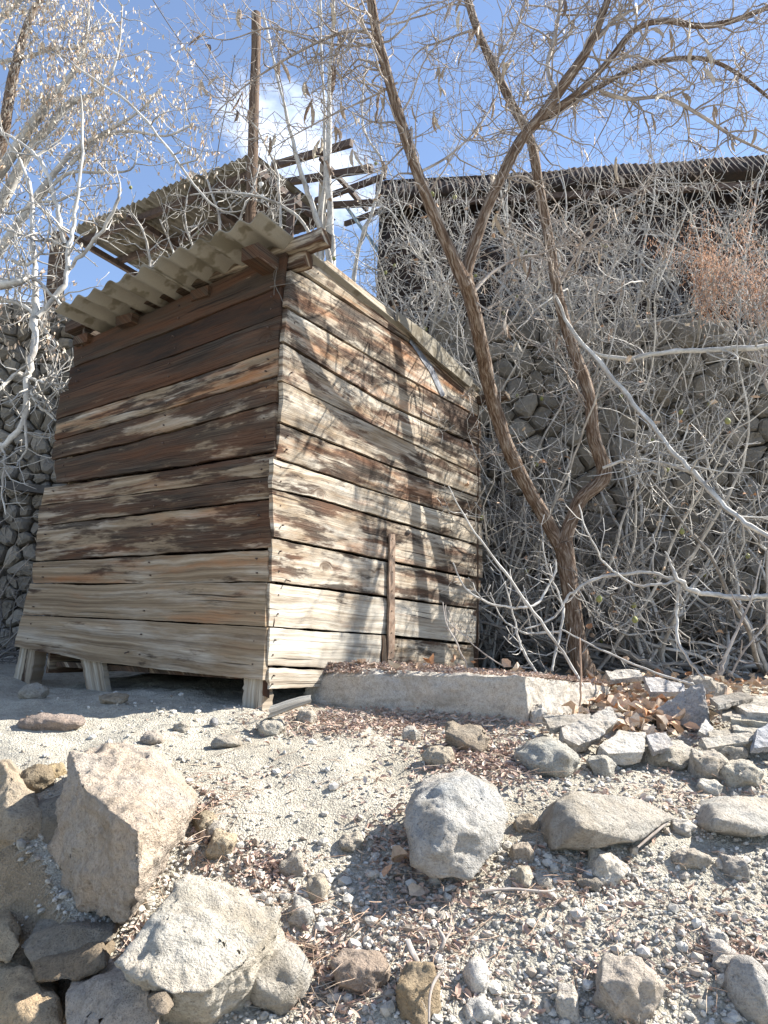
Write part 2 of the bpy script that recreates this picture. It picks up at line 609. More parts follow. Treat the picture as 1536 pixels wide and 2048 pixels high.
def catmull(pts, sub=4):
    out = []
    n = len(pts)
    for i in range(n - 1):
        p0, p1, p2, p3 = pts[max(0, i - 1)], pts[i], pts[i + 1], pts[min(n - 1, i + 2)]
        for k in range(sub):
            t = k / sub
            out.append(0.5 * ((2 * p1) + (p2 - p0) * t + (2 * p0 - 5 * p1 + 4 * p2 - p3) * t * t + (3 * p1 - p0 - 3 * p2 + p3) * t ** 3))
    out.append(pts[-1])
    return out


def trace(spec, sub=4, k=1.0):
    """spec: (px, py, Y, width in px) along a limb -> smoothed points and radii in metres"""
    P = [at(x, y, Y) for x, y, Y, w in spec]
    W = [w * 0.5 * (Y / F) * k for x, y, Y, w in spec]
    pts = catmull(P, sub)
    rads = []
    for i in range(len(spec) - 1):
        for k in range(sub):
            rads.append(W[i] + (W[i + 1] - W[i]) * k / sub)
    rads.append(W[-1])
    return pts, rads


def walk(start, d, length, r0, r1, seg=0.07, wig=0.25, up=0.0, droop=0.0, kink=0.0):
    n = max(3, int(length / seg))
    pts, rads = [start], [r0]
    p, d = start.copy(), d.normalized()
    st = length / n
    for i in range(n):
        j = V((rnd.gauss(0, 1), rnd.gauss(0, 1), rnd.gauss(0, 1))) * wig
        if kink and rnd.random() < 0.3: j *= kink
        d = (d + j + V((0, 0, up - droop))).normalized()
        p = p + d * st
        pts.append(p.copy())
        rads.append(r0 + (r1 - r0) * (i + 1) / n)
    return pts, rads


def side_dir(d, spread=1.0):
    a = d.orthogonal().normalized()
    b = d.cross(a)
    th = rnd.uniform(0, 2 * PI)
    return (d * rnd.uniform(0.2, 0.7) + (a * math.cos(th) + b * math.sin(th)) * spread).normalized()


def sprout(tb, pts, rads, n, length, depth=1, up=0.12, wig=0.22, kids=3, t0=0.15, tips=None, rmax=0.006, rmin=0.0014, sides=4, seg=0.06, kink=1.8):
    """twigs along a limb, each with its own side twigs"""
    m = len(pts)
    for _ in range(n):
        t = t0 + (1 - t0) * rnd.random()
        i = min(m - 2, int(t * (m - 1)))
        p = pts[i].lerp(pts[i + 1], rnd.random())
        d = side_dir((pts[i + 1] - pts[i]).normalized())
        L = length * rnd.uniform(0.45, 1.3)
        r = min(rmax, rads[i] * 0.75)
        q, rr = walk(p, d, L, r, rmin, seg, wig, up, kink=kink)
        tb.add(q, rr, sides)
        if tips is not None: tips.append((q[-1], q))
        if depth > 0:
            sprout(tb, q, rr, rnd.randint(max(1, kids - 1), kids + 1), length * 0.5, depth - 1, up, wig, kids, 0.2, tips, r * 0.7, rmin, max(3, sides - 1), seg, kink)

# ------------------------------------------------------------------ wooden shed
YAW = math.radians(31)
dR = V((math.sin(YAW), math.cos(YAW), 0))        # along the right wall, away from the corner
dL = V((-math.cos(YAW), math.sin(YAW), 0))       # along the left wall, away from the corner
nL, nR = -dR, -dL                                # outward normals
PC = at(548, 1000, 3.5)
CORNER = V((PC.x, PC.y, height(PC.x, PC.y, False)))
shed = thing('wooden_shed', CORNER, 'weathered plank shed on short legs with a corrugated roof', 'shed')


def poly_at(seam, s):
    """point at fraction s (by x) of a pixel polyline"""
    x0, x1 = seam[0][0], seam[-1][0]
    x = x0 + (x1 - x0) * s
    for (ax, ay), (bx, by) in zip(seam, seam[1:]):
        if (ax <= x <= bx) or (bx <= x <= ax) or (bx, by) == seam[-1]:
            f = (x - ax) / (bx - ax) if bx != ax else 0
            return x, ay + (by - ay) * f
    return seam[-1]


def plank(top, bot, p, n, color, name='plank', off=0.0, thick=0.028, nu=44, nv=4, rough=0.0035, gap=0.0003, parent=None, upright=False, fray=0.006):
    """a board between two pixel polylines lying on the plane (p, n): real thickness, uneven edges"""
    sd_ = rnd.uniform(0, 100)
    front, back, uvs = [], [], []
    tilt = rnd.uniform(-0.004, 0.004)
    u0, v0 = rnd.uniform(0, 20), rnd.uniform(0, 20)
    ends = [(rnd.uniform(-1, 1) * fray, rnd.uniform(-1, 1) * fray) for _ in range(nv + 1)]
    T = [on_plane(*poly_at(top, i / nu), p, n) for i in range(nu + 1)]
    B = [on_plane(*poly_at(bot, i / nu), p, n) for i in range(nu + 1)]
    L = (T[-1] - T[0]).length
    Hh = (T[0] - B[0]).length
    along = (T[-1] - T[0]).normalized()
    for i in range(nu + 1):
        q = i / nu * L
        et = rough * (noise.noise(V((q * 5, sd_, 0))) + 0.6 * noise.noise(V((q * 17, sd_, 3))))
        eb = rough * (noise.noise(V((q * 5, sd_, 9))) + 0.6 * noise.noise(V((q * 17, sd_, 6))))
        dv = (B[i] - T[i])
        if dv.length < 1e-6: dv = V((0, 0, -1e-4))
        dn = dv.normalized()
        for j in range(nv + 1):
            f = j / nv
            c = T[i] + dn * (gap + et) * (1 - f) + dv * f - dn * (gap + eb) * f
            if i == 0: c = c + along * ends[j][0]
            if i == nu: c = c + along * ends[j][1]
            edge = 1.0 if j in (0, nv) else 0.0
            bow = 0.003 * noise.noise(V((q * 2.4, f * 3, sd_))) + tilt * (f - 0.5) * 2 - 0.003 * edge
            front.append(c + n * (off + bow))
            back.append(c + n * (off - thick))
            uvs.append((f * Hh + u0, q + v0) if upright else (q + u0, f * Hh + v0))
    m = nv + 1
    k = len(front)
    faces = []
    for i in range(nu):
        for j in range(nv):
            a = i * m + j
            faces.append((a, a + m, a + m + 1, a + 1))
            faces.append((k + a, k + a + 1, k + a + m + 1, k + a + m))
        a = i * m
        faces.append((a, k + a, k + a + m, a + m))
        b = i * m + nv
        faces.append((b, b + m, k + b + m, k + b))
    for j in range(nv):
        faces.append((j, j + 1, k + j + 1, k + j))
        a = nu * m + j
        faces.append((a, k + a, k + a + 1, a + 1))
    o = link_mesh(name, front + back, faces, M_WOOD, parent or shed, uvs + uvs, color=color)
    bmx = bmesh.new()
    bmx.from_mesh(o.data)
    bmesh.ops.recalc_face_normals(bmx, faces=bmx.faces)
    bmx.to_mesh(o.data)
    bmx.free()
    return o


# left wall: seams as (left end, right end) pixels; colour = (dark stain, bleaching, rust-orange)
LS = [
    ([(147, 688), (300, 623), (571, 497)], [(148, 733), (330, 664), (565, 569)], (0.86, 0.0, 0.55)),
    ([(138, 735), (330, 666), (562, 571)], [(137, 781), (350, 708), (560, 629)], (0.93, 0.0, 0.30)),
    ([(120, 786), (350, 711), (560, 631)], [(112, 838), (340, 768), (556, 694)], (0.82, 0.0, 0.40)),
    ([(112, 840), (340, 771), (556, 697)], [(108, 880), (330, 818), (555, 749)], (0.30, 0.22, 0.62)),
    ([(108, 881), (330, 820), (552, 753)], [(102, 919), (250, 886), (400, 845), (552, 801)], (0.52, 0.08, 0.30)),
    ([(108, 922), (250, 890), (400, 850), (550, 806)], [(114, 966), (330, 935), (548, 899)], (0.58, 0.10, 0.25)),
    ([(88, 975), (330, 942), (549, 905)], [(82, 1010), (330, 979), (543, 951)], (0.40, 0.20, 0.15)),
    ([(81, 1012), (330, 982), (543, 953)], [(76, 1051), (330, 1020), (540, 996)], (0.50, 0.28, 0.10)),
    ([(75, 1053), (330, 1024), (541, 999)], [(68, 1121), (330, 1106), (539, 1094)], (0.42, 0.14, 0.36)),
    ([(66, 1125), (330, 1111), (537, 1101)], [(64, 1166), (330, 1166), (533, 1162)], (0.18, 0.08, 0.45)),
    ([(60, 1168), (180, 1170), (330, 1166), (533, 1165)], [(44, 1228), (300, 1241), (531, 1252)], (0.08, 0.12, 0.40)),
    ([(43, 1230), (300, 1243), (531, 1255)], [(29, 1292), (180, 1322), (350, 1342), (525, 1361)], (0.06, 0.30, 0.10)),
]
left_planks, right_planks = [], []
for i, (a, b, c) in enumerate(LS):
    c = (c[0] + (0.16 if i < 3 else (0.05 if i < 9 else -0.03)), c[1] * 0.35, min(1, c[2] + 0.1))
    o = plank(a, b, PC, nL, c, off=rnd.uniform(-0.004, 0.006), rough=0.007 if i in (4, 5, 8) else 0.004)
    left_planks.append(o)

RS = [
    ([(655, 520), (800, 636), (958, 790)], [(606, 541), (731, 627), (856, 709), (958, 800)], (0.22, 0.42, 0.40)),
    ([(580, 540), (612, 556), (731, 632), (856, 712), (958, 802)], [(573, 612), (790, 741), (891, 797), (958, 834)], (0.38, 0.46, 0.62)),
    ([(572, 617), (790, 746), (891, 801), (960, 838)], [(567, 682), (762, 799), (962, 892)], (0.46, 0.30, 0.52)),
    ([(568, 688), (762, 804), (962, 897)], [(563, 760), (801, 874), (960, 951)], (0.36, 0.38, 0.22)),
    ([(565, 765), (801, 879), (961, 956)], [(563, 843), (778, 928), (962, 994)], (0.30, 0.34, 0.12)),
    ([(560, 848), (778, 933), (963, 999)], [(556, 913), (762, 983), (962, 1043)], (0.40, 0.30, 0.50)),
    ([(546, 917), (762, 988), (963, 1047)], [(544, 975), (646, 998), (760, 1032), (964, 1090)], (0.18, 0.52, 0.18)),
    ([(545, 979), (646, 1003), (760, 1037), (965, 1095)], [(547, 1072), (773, 1119), (965, 1156)], (0.33, 0.40, 0.34)),
    ([(545, 1077), (773, 1124), (963, 1161)], [(543, 1162), (770, 1191), (957, 1217)], (0.36, 0.46, 0.30)),
    ([(541, 1167), (770, 1196), (958, 1221)], [(539, 1252), (770, 1268), (960, 1287)], (0.03, 0.74, 0.16)),
    ([(538, 1256), (660, 1264), (777, 1272)], [(535, 1331), (650, 1336), (775, 1340)], (0.0, 0.85, 0.08)),
    ([(788, 1276), (870, 1283), (960, 1292)], [(788, 1336), (870, 1340), (958, 1340)], (0.34, 0.30, 0.15)),
    ([(537, 1336), (600, 1338), (690, 1342)], [(540, 1379), (600, 1375), (690, 1372)], (0.04, 0.70, 0.12)),
]
for i, (a, b, c) in enumerate(RS):
    c = (c[0] + 0.0, c[1] + 0.04, min(1, c[2] + 0.08))
    o = plank(a, b, PC, nR, c, off=(-0.02 if i == 11 else rnd.uniform(-0.003, 0.005)), rough=0.0045)
    right_planks.append(o)

# corner post and frame inside, so that the gaps between boards open on a dark room
ctop = on_plane(572, 505, PC, nL)
cbot = on_plane(530, 1408, PC, nL)
q0 = V((PC.x, PC.y, cbot.z)) - nL * 0.06 - nR * 0.05
q1 = V((PC.x, PC.y, ctop.z)) - nL * 0.06 - nR * 0.05
plank([(557, 545), (577, 552)], [(527, 1392), (541, 1397)], PC - (nL + nR) * 0.03, (nL + nR).normalized(), (1.3, 0, 0.0), name='corner_post', thick=0.09, nu=3, nv=30, upright=True, gap=0, rough=0.003)
rend = on_plane(961, 1100, PC, nR)
lend = on_plane(152, 720, PC, nL)
LR, LLn = (rend - PC).xy.length, (lend - PC).xy.length
zb, zt = CORNER.z + 0.10, ctop.z - 0.02
Pc0 = V((PC.x, PC.y, 0))


def P3(a, b, z):      # a along the right wall, b along the left wall
    return V((Pc0.x + dR.x * a + dL.x * b, Pc0.y + dR.y * a + dL.y * b, z))


hrow = (zt - zb) / 9
for k in range(9):
    z = zb + hrow * (k + 0.5)
    beam('back_plank', P3(LR, 0.03, z), P3(LR, LLn + 0.02, z), 0.025, hrow - 0.006, M_WOOD, shed, (0.5, 0.2, 0.2), 0.002, 3)
    beam('back_plank', P3(0.03, LLn - 0.0, z), P3(LR - 0.02, LLn - 0.0, z), 0.025, hrow - 0.006, M_WOOD, shed, (0.5, 0.2, 0.2), 0.002, 3)
for k in range(6):
    b = 0.05 + (LLn - 0.1) * (k + 0.5) / 6
    beam('floor_board', P3(0.05, b, zb + 0.06), P3(LR - 0.05, b, zb + 0.06), (LLn - 0.1) / 6 - 0.004, 0.03, M_WOOD, shed, (0.6, 0.1, 0.1), 0.001, 2)
for a, b in ((LR - 0.05, 0.05), (LR - 0.05, LLn - 0.06)):
    beam('corner_post', P3(a, b, CORNER.z - 0.1), P3(a, b, zt), 0.09, 0.09, M_WOOD, shed, (0.7, 0.1, 0.1), 0.003, 4, up=V((0, 1, 0)))

# legs under the left wall
plank([(41, 1290), (72, 1298)], [(24, 1372), (58, 1374)], PC - nL * 0.03, nL, (0.15, 0.35, 0.1), name='leg', thick=0.08, nu=4, nv=12, upright=True, rough=0.003, gap=0)
plank([(160, 1312), (202, 1320)], [(176, 1392), (214, 1388)], PC - nL * 0.02, nL, (0.02, 0.45, 0.3), name='leg', thick=0.035, nu=4, nv=10, upright=True, rough=0.002, gap=0)
plank([(488, 1352), (528, 1354)], [(484, 1424), (524, 1430)], PC - nL * 0.035, nL, (0.08, 0.5, 0.1), name='leg', thick=0.075, nu=8, nv=12, upright=True, rough=0.003, gap=0)

# roof
ea = on_plane(590, 414, PC + nL * 0.27, nL)
ea = ea - nR * ((ea - PC).dot(nR) - 0.045)
eb = on_plane(106, 622, PC + nL * 0.27, nL)
ec = on_plane(964, 790, PC + nR * 0.012, nR)
run = ec - ea


def roof_sheet(s0, s1, lift, t0=0.0, t1=1.0, name='roof_sheet', parent=shed):
    W = (ea - eb)
    wl = W.length
    per, amp = 0.142, 0.019
    nu = int((s1 - s0) * wl / per * 10)
    nv = 8
    top, bot, uv = [], [], []
    nrm = W.cross(run).normalized()
    if nrm.z < 0: nrm = -nrm
    for i in range(nu + 1):
        s = s0 + (s1 - s0) * i / nu
        for j in range(nv + 1):
            t = t0 + (t1 - t0) * j / nv
            e = 0
            if j == 0: e = 0.012 * noise.noise(V((s * 26, 1.7, 0)))
            p = eb + W * s + run * (t) - run.normalized() * e
            z = amp * math.cos(2 * PI * (s - 1) * wl / per) + lift + 0.012 + 0.006 * noise.noise(V((s * 5, t * 4, 2)))
            top.append(p + nrm * (z + 0.0065))
            bot.append(p + nrm * z)
    m = nv + 1
    k = len(top)
    f = []
    for i in range(nu):
        for j in range(nv):
            a = i * m + j
            f.append((a, a + 1, a + m + 1, a + m))
            f.append((k + a, k + a + m, k + a + m + 1, k + a + 1))
        a = i * m
        f.append((a, a + m, k + a + m, k + a))
        a = i * m + nv
        f.append((a, k + a, k + a + m, a + m))
    for j in range(nv):
        f.append((j, k + j, k + j + 1, j + 1))
        a = nu * m + j
        f.append((a, a + 1, k + a + 1, k + a))
    o = link_mesh(name, top + bot, f, M_FIBRE, parent, smooth=True)
    return o


roof_sheet(0.0, 0.53, 0.0)
roof_sheet(0.47, 1.0, 0.009)

# roof timbers: wall plate along the left wall (both ends jut out), rafters, wedges, rear plate
zpl = ctop.z - 0.005
plate = beam('wall_plate', P3(0.05, -0.22, zpl + 0.055), P3(0.05, LLn + 0.16, zpl - 0.02), 0.09, 0.07, M_WOOD, shed, (0.55, 0.12, 0.0), 0.003, 22)
beam('wall_plate', P3(0.07, -0.10, zpl - 0.03), P3(0.07, 0.3, zpl - 0.03), 0.075, 0.07, M_WOOD, shed, (0.55, 0.12, 0.0), 0.003, 8)
beam('wall_plate', P3(LR - 0.05, -0.26, ec.z - 0.06), P3(LR - 0.05, LLn, ec.z - 0.10), 0.08, 0.06, M_WOOD, shed, (0.35, 0.2, 0.35), 0.003, 8)
for b, a0, hh in ((0.11, -0.17, 0.075), (0.62, -0.02, 0.06), (1.22, -0.05, 0.06), (1.66, -0.03, 0.06)):
    base = eb + (ea - eb) * (1 - (b + 0.02) / (ea - eb).length)
    z0 = base.z - 0.075
    sl = run.z / run.xy.length
    beam('rafter', P3(a0, b, z0 + sl * (a0 + 0.27)), P3(LR, b, z0 + sl * (LR + 0.27)), 0.11 if b < 0.2 else 0.14, hh, M_WOOD, shed, (0.75, 0.0, 0.7), 0.002, 6)

# tin patch and offcut of corrugated sheet on the right eave
strip = plank([(798, 622), (870, 676), (948, 760)], [(796, 640), (866, 712), (942, 775)], PC + nR * 0.05, nR, (0, 0, 0), name='eave_strip', thick=0.02, nu=12, nv=2, rough=0.004, gap=0)
strip.data.materials[0] = M_FIBRE
tin = plank([(822, 676), (868, 735), (891, 790)], [(820, 684), (860, 742), (884, 793)], PC + nR * 0.012, nR, (0, 0, 0), name='tin_patch', thick=0.004, nu=8, nv=2, rough=0.004, gap=0)
tin.data.materials[0] = M_TIN

# punched iron strip on the right wall
ip = PC + nR * 0.022
istrip = plank([(780, 1068), (791, 1068)], [(777, 1318), (789, 1319)], ip, nR, (0, 0, 0), name='iron_strip', thick=0.012, nu=2, nv=14, rough=0.001, gap=0, upright=True)
istrip.data.materials[0] = M_IRON
for k, (hx, hy) in enumerate([(785.5, 1078), (785, 1112), (784.5, 1144), (784, 1182), (783.5, 1222), (783, 1266), (783, 1305)]):
    c = on_plane(hx, hy, ip + nR * 0.004, nR)
    ring = [c + (dR * math.cos(t) + V((0, 0, 1)) * math.sin(t)) * 0.005 for t in np.linspace(0, 2 * PI, 9)[:-1]]
    h = link_mesh('nail_hole', ring + [r + nR * 0.001 for r in ring], [tuple(range(8, 16))] + [(q, (q + 1) % 8, 8 + (q + 1) % 8, 8 + q) for q in range(8)], M_HOLE, None)
    h.parent = istrip
# a plank backing the strip's foot
plank([(766, 1270), (777, 1271)], [(764, 1335), (776, 1336)], PC + nR * 0.014, nR, (0.8, 0, 0.1), name='batten', thick=0.02, nu=2, nv=5, upright=True, gap=0)

# nails standing out of the boards
for (x, y, pl, nn) in [(572, 1158, PC, nR), (258, 1302, PC, nL)]:
    c = on_plane(x, y, pl, nn)
    beam('nail', c - nn * 0.01, c + nn * 0.03 + V((0, 0, -0.012)), 0.006, 0.006, M_STEEL, shed)
NAIL = None
for (face, nn, sx, owners) in ((LS, nL, (0.045, 0.5, 0.955), left_planks), (RS, nR, (0.04, 0.96), right_planks)):
    for (top, bot, c), owner in zip(face, owners):
        for s_ in sx:
            for f in (0.28, 0.72):
                a, b = poly_at(top, s_), poly_at(bot, s_)
                c3 = on_plane(a[0] + (b[0] - a[0]) * f, a[1] + (b[1] - a[1]) * f, PC, nn) + V((rnd.uniform(-1, 1), rnd.uniform(-1, 1), rnd.uniform(-1, 1))) * 0.008
                u_ = V((0, 0, 1))
                w_ = nn.cross(u_)
                ring = [c3 + (w_ * math.cos(q) + u_ * math.sin(q)) * 0.0045 for q in np.linspace(0, 2 * PI, 7)[:-1]]
                nh = link_mesh('nail_head', [r - nn * 0.004 for r in ring] + [r + nn * 0.0085 for r in ring], [tuple(range(6, 12))] + [(q, (q + 1) % 6, 6 + (q + 1) % 6, 6 + q) for q in range(6)], M_STEEL)
                nh.parent = owner
tb = Tubes()
for path in ([(555, 537), (548, 545), (551, 572), (560, 590), (566, 605)], [(553, 540), (549, 570), (548, 590)], [(540, 574), (560, 570), (585, 566), (602, 563)]):
    pts = catmull([on_plane(x, y, PC + nL * 0.02 + nR * 0.0, nL) if x < 572 else on_plane(x, y, PC + nR * 0.03, nR) for x, y in path], 4)
    tb.add(pts, [0.0022] * len(pts), 4)
tb.build('wire', M_WIRE, shed)

# ------------------------------------------------------------------ concrete slab by the shed
sl_bl, sl_br = on_ground(603, 1403), on_ground(1058, 1450)
A = {}
A['fbl'] = sl_bl
A['fbr'] = sl_br
A['ftl'] = at(612, 1350, sl_bl.y + 0.02)
A['ftr'] = at(1050, 1352, sl_br.y + 0.01)
A['btr'] = at(1222, 1372, 4.05)
A['btl'] = at(668, 1334, 3.95)
for k in ('btr', 'btl'):
    A[k[0] + 'b' + k[2]] = A[k] - V((0, 0, 0.24))
A['fbl'] = A['fbl'] - V((0, 0, 0.05))
A['fbr'] = A['fbr'] - V((0, 0, 0.01))


def hull_mesh(name, pts, mat, color, parent=None, cut=0.035, smooth=1, amp=0.006, scale=9.0, loc=None, fine=0.0, keep=0.0, maxit=6, shade=True):
    bm_ = bmesh.new()
    vs = [bm_.verts.new(p) for p in pts]
    r = bmesh.ops.convex_hull(bm_, input=vs)
    bmesh.ops.delete(bm_, geom=[g for g in r['geom_interior'] if isinstance(g, bmesh.types.BMVert)], context='VERTS')
    bmesh.ops.dissolve_limit(bm_, angle_limit=0.02, verts=bm_.verts, edges=bm_.edges)
    bmesh.ops.triangulate(bm_, faces=bm_.faces)
    for _ in range(maxit):
        le = [e for e in bm_.edges if e.calc_length() > cut]
        if not le: break
        bmesh.ops.subdivide_edges(bm_, edges=le, cuts=1)
        bmesh.ops.triangulate(bm_, faces=bm_.faces)
    for _ in range(smooth):
        bmesh.ops.smooth_vert(bm_, verts=bm_.verts, factor=0.5, use_axis_x=True, use_axis_y=True, use_axis_z=True)
    bm_.normal_update()
    o_ = V((rnd.uniform(0, 50), 0, 0))
    for v in bm_.verts:
        q = v.co * scale + o_
        a = noise.fractal(q, 0.9, 2.1, 4) * amp
        if keep: a -= keep * abs(noise.noise(q * 0.6 + V((7, 7, 7))))
        if fine: a += fine * noise.noise(v.co * 55)
        v.co += v.normal * a
    me = bpy.data.meshes.new(name)
    c = loc if loc is not None else V((0, 0, 0))
    for v in bm_.verts: v.co -= c
    bm_.to_mesh(me)
    bm_.free()
    if shade:
        me.polygons.foreach_set('use_smooth', [True] * len(me.polygons))
    me.materials.append(mat)
    o = bpy.data.objects.new(name, me)
    o.color = (*color, 1)
    o.location = c
    col.objects.link(o)
    if parent: adopt(o, parent)
    return o


CONC = (0.40, 0.385, 0.355)
slab = hull_mesh('concrete_slab', list(A.values()), M_CONC, CONC, cut=0.022, smooth=0, amp=0.010, scale=12, keep=0.016, fine=0.003, loc=sl_bl.copy())
tag(slab, 'thick grey concrete slab lying against the shed, heaped with dry leaves', 'concrete slab')

# ------------------------------------------------------------------ boulders traced with their own depth
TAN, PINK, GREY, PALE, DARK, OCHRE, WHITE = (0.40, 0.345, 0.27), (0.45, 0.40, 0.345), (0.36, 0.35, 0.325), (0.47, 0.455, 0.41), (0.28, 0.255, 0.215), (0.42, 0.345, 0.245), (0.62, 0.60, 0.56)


def rock3(name, pts, color, label, cat='boulder', group=None, cut=0.017, smooth=1, amp=0.016, scale=11, keep=0.006, fine=0.003, back=None, mat=None):
    P = [at(*p) for p in pts]
    c = sum(P, V()) / len(P)
    if back:
        P += [p + V(back) for p in P]
    zmin = min(p.z for p in P)
    o = hull_mesh(name, P, mat or M_ROCK, color, cut=cut, smooth=smooth, amp=amp, scale=scale, keep=keep, fine=fine, loc=V((c.x, c.y, zmin)))
    return tag(o, label, cat, group)


rock3('boulder', [(140, 1507, 2.32), (180, 1493, 2.42), (240, 1483, 2.46), (300, 1500, 2.42), (345, 1560, 2.26), (388, 1605, 2.14), (352, 1680, 2.03), (300, 1765, 1.95),
                  (255, 1850, 1.92), (140, 1822, 2.10), (85, 1740, 2.34), (108, 1640, 2.36), (165, 1575, 2.06), (225, 1620, 1.93), (275, 1663, 1.82), (278, 1752, 1.81), (180, 1760, 2.0)],
      PINK, 'large pinkish tan boulder with a flat lit top at the left of the bank', back=(-0.05, 0.28, -0.05), smooth=0, amp=0.015, scale=17, cut=0.013, keep=0.016)
rock3('boulder', [(375, 1738, 1.92), (412, 1762, 1.90), (480, 1775, 1.92), (560, 1822, 1.86), (545, 1852, 1.80), (490, 1930, 1.68), (400, 1985, 1.61), (345, 1988, 1.60), (260, 1952, 1.62), (235, 1925, 1.66), (300, 1830, 1.76), (330, 1850, 1.70)],
      PALE, 'pale angular slab-like boulder tilted below the pinkish boulder', back=(0.02, 0.16, -0.16), smooth=0, amp=0.012, scale=18, cut=0.013, keep=0.014)
rock3('boulder', [(880, 1570, 2.27), (940, 1557, 2.31), (1000, 1590, 2.29), (1019, 1632, 2.26), (1000, 1702, 2.17), (940, 1762, 2.11), (880, 1768, 2.10), (822, 1732, 2.14), (808, 1655, 2.2), (835, 1600, 2.25), (900, 1640, 2.12), (870, 1700, 2.08), (950, 1660, 2.13)],
      (0.42, 0.42, 0.405), 'rounded grey granite boulder in the middle of the bank', back=(0.0, 0.2, 0.0), smooth=2, amp=0.013, scale=13, cut=0.015, keep=0.012)
rock3('boulder', [(1096, 1655, 2.3), (1115, 1600, 2.36), (1145, 1578, 2.42), (1200, 1590, 2.44), (1290, 1600, 2.48), (1352, 1636, 2.42), (1272, 1684, 2.28), (1190, 1694, 2.24), (1108, 1702, 2.24), (1165, 1655, 2.18), (1150, 1600, 2.32)],
      (0.40, 0.385, 0.35), 'grey wedge-shaped boulder to the right of the rounded boulder', back=(0.0, 0.16, -0.06), smooth=1, amp=0.009)
rock3('boulder', [(1406, 1645, 2.42), (1420, 1605, 2.5), (1470, 1588, 2.54), (1540, 1597, 2.54), (1610, 1620, 2.5), (1600, 1668, 2.4), (1500, 1674, 2.36), (1430, 1663, 2.37), (1440, 1640, 2.34)],
      (0.43, 0.42, 0.39), 'low grey boulder at the right edge of the picture', back=(0.02, 0.18, -0.05), smooth=2, amp=0.009)
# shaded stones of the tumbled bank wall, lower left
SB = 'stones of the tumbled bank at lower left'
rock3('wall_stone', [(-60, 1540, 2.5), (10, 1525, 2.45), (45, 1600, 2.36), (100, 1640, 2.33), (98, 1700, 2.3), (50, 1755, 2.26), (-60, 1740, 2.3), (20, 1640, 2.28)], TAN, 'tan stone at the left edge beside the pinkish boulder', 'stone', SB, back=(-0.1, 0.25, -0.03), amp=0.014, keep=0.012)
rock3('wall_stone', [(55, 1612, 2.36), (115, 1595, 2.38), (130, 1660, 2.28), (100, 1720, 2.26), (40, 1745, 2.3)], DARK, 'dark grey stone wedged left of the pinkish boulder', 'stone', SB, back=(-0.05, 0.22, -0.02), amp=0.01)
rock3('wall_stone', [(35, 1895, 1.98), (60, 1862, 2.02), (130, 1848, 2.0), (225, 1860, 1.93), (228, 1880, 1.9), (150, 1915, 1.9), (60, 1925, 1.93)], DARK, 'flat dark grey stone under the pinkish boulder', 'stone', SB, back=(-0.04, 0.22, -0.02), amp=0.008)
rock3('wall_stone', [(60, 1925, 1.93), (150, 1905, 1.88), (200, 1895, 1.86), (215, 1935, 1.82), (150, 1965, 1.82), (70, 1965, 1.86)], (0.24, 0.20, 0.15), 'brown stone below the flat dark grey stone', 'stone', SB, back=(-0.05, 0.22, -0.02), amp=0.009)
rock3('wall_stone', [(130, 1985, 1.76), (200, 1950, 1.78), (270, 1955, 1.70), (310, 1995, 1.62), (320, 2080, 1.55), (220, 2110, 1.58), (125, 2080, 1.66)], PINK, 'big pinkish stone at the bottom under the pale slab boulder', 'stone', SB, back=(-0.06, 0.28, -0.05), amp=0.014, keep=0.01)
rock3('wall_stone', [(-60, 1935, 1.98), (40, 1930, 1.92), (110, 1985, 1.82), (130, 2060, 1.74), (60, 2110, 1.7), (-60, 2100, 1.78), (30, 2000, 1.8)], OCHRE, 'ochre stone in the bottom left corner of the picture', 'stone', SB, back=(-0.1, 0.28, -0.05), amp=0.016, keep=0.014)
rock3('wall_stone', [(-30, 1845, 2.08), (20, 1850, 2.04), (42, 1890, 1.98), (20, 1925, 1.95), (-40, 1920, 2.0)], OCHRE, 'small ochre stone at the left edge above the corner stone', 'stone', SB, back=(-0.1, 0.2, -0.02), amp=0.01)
rock3('wall_stone', [(290, 1985, 1.62), (330, 1990, 1.58), (338, 2030, 1.54), (310, 2035, 1.54), (292, 2015, 1.58)], (0.25, 0.22, 0.18), 'small brown stone tucked under the pale slab boulder', 'stone', SB, back=(-0.02, 0.14, -0.02), amp=0.006)

